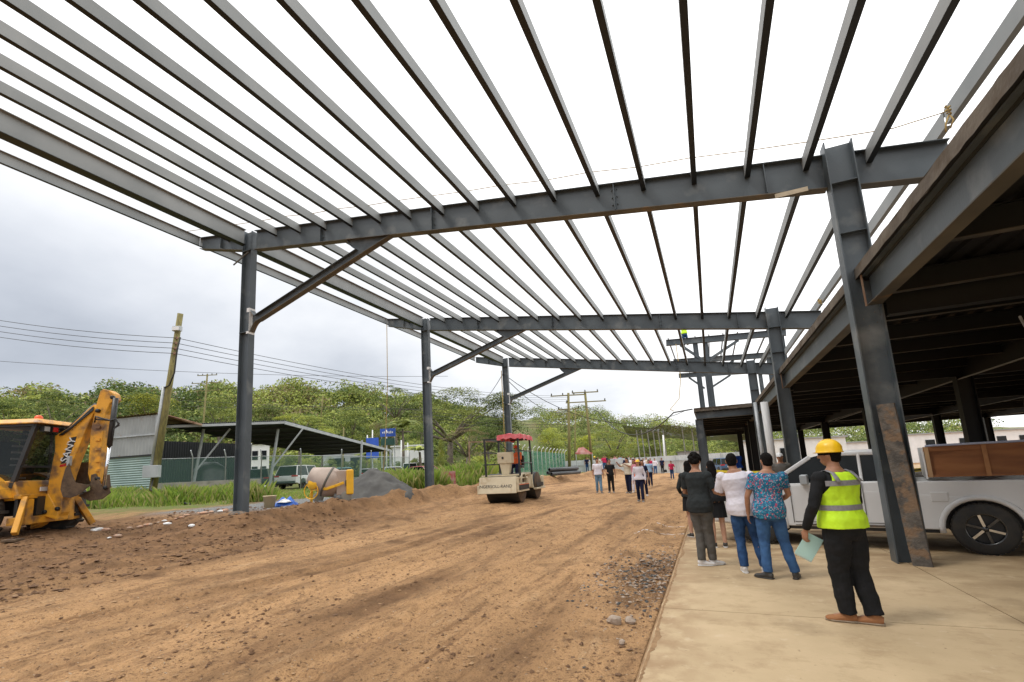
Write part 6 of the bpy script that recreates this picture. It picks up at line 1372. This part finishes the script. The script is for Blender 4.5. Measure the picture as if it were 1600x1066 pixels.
CB = C_('cloth_black', (.012, .013, .014), (.018, .018, .02)); CBT = C_('cloth_black_tee', (.022, .026, .027), (.03, .034, .035)); CW = C_('cloth_white', (.7, .67, .72), (.62, .59, .65), scale=3); CJ = C_('denim_blue', (.035, .085, .2), (.05, .12, .26), scale=9); CJD = C_('denim_navy', (.02, .05, .13), (.035, .085, .2), scale=8); CJL = C_('denim_light', (.11, .2, .3), (.16, .27, .38), scale=9); CG = C_('cloth_grey', (.09, .085, .075), (.12, .11, .1)); CN = C_('cloth_navy', (.012, .016, .045)); CP = C_('cloth_pink', (.65, .25, .3)); CR_ = C_('cloth_crimson', (.5, .03, .09)); CBE = C_('cloth_beige', (.62, .56, .45)); CLB = C_('cloth_sky_blue', (.3, .45, .62)); CO = C_('cloth_orange', (.75, .16, .05)); CGN = C_('cloth_dark_green', (.03, .07, .04)); CBLU = C_('cloth_royal_blue', (.03, .06, .3))
SH_B = C_('suede_brown', (.3, .13, .055), (.36, .17, .08)); SH_W = mat('shoe_white', (.68, .66, .64), (.55, .5, .46), 14, .6); SH_K = mat('shoe_black', (.02, .02, .02), (.05, .045, .04), 14, .5); SOLE = mat('sole_tan', (.35, .27, .19), None, 9, .8)
# patterned shirt
PS = C_('floral_shirt', (.02, .11, .2), (.03, .16, .27)); n_ = PS.node_tree.nodes; l_ = PS.node_tree.links; b_s = n_['Principled BSDF']; tco = n_.new('ShaderNodeTexCoord'); src_ = b_s.inputs['Base Color'].links[0].from_socket
for sc_v, col_, th, off in ((26, (.55, .05, .1), .27, 0), (38, (.45, .6, .62), .2, 3), (22, (.05, .3, .45), .3, 7), (31, (.6, .3, .35), .2, 11)):
    mp_ = n_.new('ShaderNodeMapping'); mp_.inputs['Location'].default_value = (off, off, 0); l_.new(tco.outputs['Object'], mp_.inputs[0])
    dn = n_.new('ShaderNodeTexNoise'); dn.inputs['Scale'].default_value = 40; l_.new(mp_.outputs[0], dn.inputs['Vector']); am = n_.new('ShaderNodeMix'); am.data_type = 'RGBA'; am.blend_type = 'LINEAR_LIGHT'; am.inputs['Factor'].default_value = .02; l_.new(mp_.outputs[0], am.inputs['A']); l_.new(dn.outputs['Color'], am.inputs['B'])
    vo = n_.new('ShaderNodeTexVoronoi'); vo.inputs['Scale'].default_value = sc_v; l_.new(am.outputs['Result'], vo.inputs['Vector'])
    src_ = gmix(gr(vo.outputs['Distance'], th+.06, th, 0, .9), src_, col_)
l_.new(src_, b_s.inputs['Base Color'])
# the helmeted man with the papers
r, H, arms = fig('man in a yellow helmet and hi-vis vest holding pale papers, nearest figure', (1.13, 5.93, 0), -34, 1.745, aL=((-.3, .0, 1.14), (-.3, .14, .9), (-.05, .25, -1)), aR=((.27, .04, 1.15), (.16, .27, 1.08)),
    lL=((-.07, .05, .5), (-.03, .06, .09), -46), lR=((.11, -.0, .5), (.125, -.08, .09), -40), loose=1.25, top=CB, sleeve=2, bottom=CB, shoes=SH_B, sole=SOLE, hair='short', hat=('helmet', M['helmet']), vox=.0085, g=1.12, turn=-28, vest=(M['hiviz'], M['reflect']), hem=.85, curl=1.0)
s_, shd, el, wr = arms[0]; Rw = Matrix.Rotation(-(-radians(0)), 3, 'Z')
def toworld(root, p): return Vector(root.location)+Matrix.Rotation(root.rotation_euler.z, 3, 'Z')@Vector(p)
hw = toworld(r, wr+Vector((.03, .04, -.1)))
pe = Vector((.83, .2, -.52)).normalized(); pf = Vector((-.45, .05, -.86)).normalized(); pf = (pf-pe*pf.dot(pe)).normalized(); pn = pe.cross(pf)
M['paper'] = mat('pale_green_paper', (.45, .72, .7), (.5, .76, .72), 5, .7); pp = thing('folded_papers', 'pale green folded papers held in the left hand of the helmeted man', 'papers', hw)
for k, (o, m_) in enumerate(((0, M['paper']), (.006, M['white']), (.011, M['paper']))):
    q = MB(m_); q.obox(hw+pn*o+pe*(.055+.004*k)+pf*(.06+.006*k), pe, pf, pn, (.085, .125, .0012)); q.build('sheet', pp)
# man in the floral shirt
fig('man in a blue floral shirt and jeans seen from behind beside the pickup', (.66, 7.8, 0), 2, 1.70, aL=((-.27, -.02, 1.13), (-.27, .05, .88)), aR=((.26, .05, 1.15), (.17, .25, 1.05)), lL=((-.11, .02, .5), (-.12, -.05, .09), -58), lR=((.14, .03, .5), (.22, .02, .09), 12), top=PS, sleeve=.62, bottom=CJ, shoes=SH_K, sole=SH_K, hair='short', vox=.0085, g=1.1, turn=-22, hem=.85, lean=(.04, 0))
# man in the white shirt
fig('heavy set man in a white shirt and navy jeans seen from behind between two others', (.36, 8.15, 0), 4, 1.72, aL=((-.3, .06, 1.15), (-.18, .28, 1.12)), aR=((.31, .06, 1.15), (.24, .29, 1.1)), lL=((-.1, .03, .5), (-.08, -.05, .09), -10), lR=((.12, .04, .5), (.18, .0, .09), 14), top=CW, sleeve=.9, bottom=CJD, shoes=SH_W, hair='short', vox=.0085, g=1.2, turn=-4, hem=.85, lean=(-.06, .0))
# curly haired man in black
fig('curly haired man in a black tee and grey trousers with white sneakers', (-.24, 8.5, 0), 22, 1.74, aL=((-.25, .05, 1.14), (-.1, .28, 1.1)), aR=((.27, .03, 1.13), (.2, .24, 1.24)), lL=((-.07, .03, .5), (-.06, -.02, .09), 60), lR=((.07, .05, .5), (.06, .1, .09), 40), top=CBT, sleeve=.75, bottom=CG, shoes=SH_W, hair='curly', vox=.0085, g=1.02, turn=-8, hem=.85, lean=(-.02, .03))
fig('woman with long dark hair in a black dress left of the curly haired man', (-.5, 11.6, 0), -8, 1.64, aL=((-.25, .0, 1.13), (-.2, .14, 1.0)), top=CBT, sleeve=2, skirt=CB, shoes=SH_K, sole=SH_W, hair='long', vox=.011, skin=M['skinl'], female=True, lL=((-.07, .02, .5), (-.07, -.03, .09), -20), lR=((.08, .02, .5), (.1, .0, .09), 20))
fig('woman with long dark hair in black half hidden behind the curly haired man', (-.02, 10.3, 0), -10, 1.62, top=CB, sleeve=2, skirt=CB, shoes=SH_K, hair='long', vox=.012, skin=M['skinl'], female=True)
q = atd(1222, 740, 13.2); fig('man in a white and blue cap and grey shirt standing beyond the pickup windscreen', (q.x, q.y, 0), 188, 1.72, top=CG, sleeve=.6, bottom=CN, shoes=SH_K, hat=('cap', M['white']), vox=.014, turn=8)
# walkers, placed by the height of their feet in the photograph
def foot(px, py, z=None):
    q = onz(px, py, .12 if z is None else z)
    for _ in range(12): q = onz(px, py, gtop(q.x, q.y))
    return (q.x, q.y, gtop(q.x, q.y)), (Vector(q)-EYE).dot(FW)
def walk(px, fy, hy, az, label, **k):
    p, D = foot(px, fy); h = min(2.0, max(1.5, (fy-hy)/CF*D*1.06)); k.setdefault('vox', .014); k.setdefault('shoes', SH_K); return fig(label, p, az, h, **k)
step = lambda s: dict(lL=((-.09, .1*s, .5), (-.1, .16*s, .1), -5), lR=((.09, -.02*s, .5), (.1, -.2*s, .11), 8))
walk(937, 771, 720, 165, 'man in a white open necked shirt and light jeans, leftmost of the front walkers', top=CW, sleeve=.8, bottom=CJL, g=1.08, **step(.5))
walk(956, 770, 721, 172, 'person in black with a pale lanyard walking second from the left', top=CB, sleeve=.6, bottom=CB, g=.98, aR=((.28, .08, 1.16), (.16, .3, 1.08)), **step(-.4))
walk(984, 771, 719, 200, 'man in a beige shirt and dark trousers raising both hands to point', top=CBE, sleeve=.8, bottom=CN, aL=((-.26, .22, 1.3), (-.12, .45, 1.42)), aR=((.3, .2, 1.34), (.3, .42, 1.5)), **step(.4))
w4, H4, _a = walk(1002, 783, 722, 178, 'woman in a white blouse and yellow flowered hat, foremost of the walkers', top=CW, sleeve=2, bottom=CN, female=True, hair='mid', hat=('hat', M['helmet']), skin=M['skinl'], **step(.8))
walk(994, 770, 721, 180, 'person in pink top and white trousers behind the woman in the yellow hat', top=CP, sleeve=.6, bottom=CW, female=True, hair='mid', shoes=SH_W, **step(-.5))
wb, Hb, ab = walk(1008, 776, 723, 176, 'person in dark clothes and white shoes just behind the woman in the yellow hat', top=CN, sleeve=.6, bottom=CN, female=True, hair='mid', shoes=SH_W, **step(-.6))
hb = toworld(wb, (.3, .05, 0.98)); q = MB(CO, True); q.ball(hb, (.12, .06, .15), 12, 8); bgx = thing('handbag', 'orange handbag carried at the hip by the walker in dark clothes', 'bag', hb); q.build('pouch', bgx); q = MB(CO, True); q.loft([hb+Vector((0, .05*0, .12)), hb+Vector((.02, 0, .3)), hb+Vector((.1, 0, .42))], .01, 6); q.build('strap', bgx)
walk(1017, 760, 721, 182, 'man in a light blue shirt and dark trousers walking behind the front group', top=CLB, sleeve=.7, bottom=CN, **step(.5))
walk(1051, 749, 722, 170, 'person in a crimson shirt walking alone right of the crowd', top=CR_, sleeve=.7, bottom=CJD, hair='short', aL=((-.3, .1, 1.14), (-.2, .3, 1.18)), vox=.018, **step(.4))
CRD = [(918, 738, 716, CN, CJD, 'person in dark blue at the far left edge of the crowd'), (925, 737, 715, CB, CJD, 'person in black leaning by the right far pole'), (931, 741, 718, CB, CG, 'person in a yellow helmet and black jacket left in the crowd'), (941, 738, 717, CGN, CG, 'person in dark green in the left part of the crowd'),
 (949, 744, 717, CN, CG, 'person in a navy jacket behind the two front men'), (963, 742, 719, CP, CJ, 'person in a pink shirt and jeans left of the crowd centre'), (971, 741, 718, CLB, CLB, 'person in pale denim beside the pink shirt'), (980, 744, 716, CN, CN, 'tall person in navy behind the pointing man'),
 (988, 742, 717, CW, CJ, 'person in white behind the pointing man'), (994, 740, 716, CR_, CJ, 'person in a red shirt in the centre of the crowd'), (1001, 741, 717, CN, CG, 'person in a dark blue cap in the centre of the crowd'), (1007, 741, 718, CW, CB, 'person in a white shirt right of the crowd centre'),
 (1012, 741, 716, CBE, CN, 'person in a beige shirt right of the crowd centre'), (1018, 740, 718, CR_, CJD, 'person in a dull red shirt right in the crowd'), (1022, 739, 717, CB, CB, 'person in a black shirt right in the crowd'), (1025, 741, 718, CW, CJ, 'person in white at the right of the crowd'), (1029, 739, 717, CLB, CG, 'person in a sky blue shirt at the right of the crowd'), (921, 736, 715, CJD, CN, 'person in denim behind the left edge of the crowd'), (936, 738, 716, CBE, CG, 'person in beige between the yellow helmet and dark green'), (945, 737, 715, CR_, CJ, 'person in red at the back left of the crowd'), (968, 737, 715, CN, CG, 'person in navy behind the pink shirt'), (991, 737, 714, CBLU, CJD, 'person in royal blue at the back of the crowd'), (1010, 737, 714, CR_, CG, 'person in dark red at the back of the crowd'), (1020, 736, 714, CW, CJD, 'person in white at the very back of the crowd'), (1028, 736, 714, CGN, CG, 'person in green at the back right of the crowd'),
 (957, 739, 716, CG, CJD, 'person in dark grey left of the pink shirt'), (975, 738, 716, CW, CJ, 'person in white behind the pale denim figure'), (984, 740, 716, CLB, CJD, 'person in light blue behind the pointing man'), (998, 739, 715, CB, CG, 'person in black behind the red shirt'), (1015, 738, 715, CN, CJD, 'person in navy at the back right of the crowd'), (1004, 738, 715, CP, CJ, 'person in rose at the back centre of the crowd'), (1032, 739, 716, CW, CG, 'person in white beside the black bag carrier'),
 (1036, 740, 717, CN, CB, 'person in navy holding a black bag at the right end of the crowd')]
for i, (px, fy, hy, t_, b__, lb) in enumerate(CRD):
    a = dict(aL=((-.27, .08, 1.14), (-.18, .3, 1.15+.1*(i % 3)))) if i % 3 == 0 else dict(aR=((.27, .08, 1.14), (.15, .3, 1.2))) if i % 3 == 1 else {}
    walk(px, fy, hy, 165+(i*37) % 50, lb, top=t_, sleeve=.6+.9*(i % 2), bottom=b__, vox=.022, female=(i % 4 == 2), hair='mid' if i % 4 == 2 else 'short', hat=('helmet', M['helmet']) if i == 2 else ('cap', CN) if i == 10 else None, g=1+.05*(i % 3), **a)
p, D = foot(1040, 741); q = MB(CB, True); q.obox(Vector(p)+Vector((0, 0, .38)), (1, .2, 0), (-.2, 1, 0), (0, 0, 1), (.18, .1, .14)); bgx = thing('hand_luggage', 'black bag beside the person at the right end of the crowd', 'bag', p); q.build('shell', bgx, .03); q = MB(CB, True); q.loft([Vector(p)+Vector((-.08, 0, .5)), Vector(p)+Vector((0, 0, .62)), Vector(p)+Vector((.08, 0, .5))], .012, 6); q.build('handle', bgx)
# roller driver (seated) and the worker up on the far frame
dl = ro_.matrix_world if False else (Matrix.Translation(ro_.location)@Matrix.Rotation(ro_.rotation_euler.z, 4, 'Z'))
dp = dl@Vector((.38, 1.35, 0)); ds = RZ+1.5-.86*.98
fig('roller driver in an orange shirt and orange helmet seated under the red canopy', (dp.x, dp.y, ds), 176, 1.7, lL=((-.12, .42, .9), (-.12, .48, .42), -5), lR=((.12, .42, .9), (.12, .48, .42), 5), aL=((-.25, .16, 1.16), (-.13, .4, 1.2)), aR=((.25, .16, 1.16), (.13, .4, 1.2)), top=CO, sleeve=1.5, bottom=CN, shoes=SH_K, hat=('helmet', M['orange']), vox=.014)
wp = atd(1072, 545, (Vector((-1.4, 32.6, 8.7))-EYE).dot(FW)); fig('worker in a hi-vis vest clinging to the end of the upper frame', (wp.x, wp.y, wp.z+.1), 10, 1.7, aL=((-.25, .1, 1.55), (-.2, .25, 1.8)), aR=((.27, .1, 1.5), (.3, .25, 1.75)), lL=((-.1, .12, .52), (-.1, .0, .15), 0), lR=((.1, .2, .6), (.1, .1, .25), 0), top=M['hiviz'], sleeve=1.5, bottom=CJ, shoes=SH_K, hat=('helmet', M['helmet']), vox=.018)
# blue cloth hung on an inner column
q = MB(C_('blue_cloth', (.02, .08, .4)), True); bp_ = atd(1153, 722, 30); vs = []
for i in range(9):
    for j in range(9): vs.append(bp_+Vector(((i/8-.5)*.45+.05*sin(j), .05*sin(i*1.7)-.12, (.5-j/8)*.75)))
q.add(vs, [(i*9+j, i*9+9+j, i*9+10+j, i*9+j+1) for i in range(8) for j in range(8)]); tag(q.build('cloth'), 'bright blue cloth hung on a dark inner column under the deck', 'cloth')
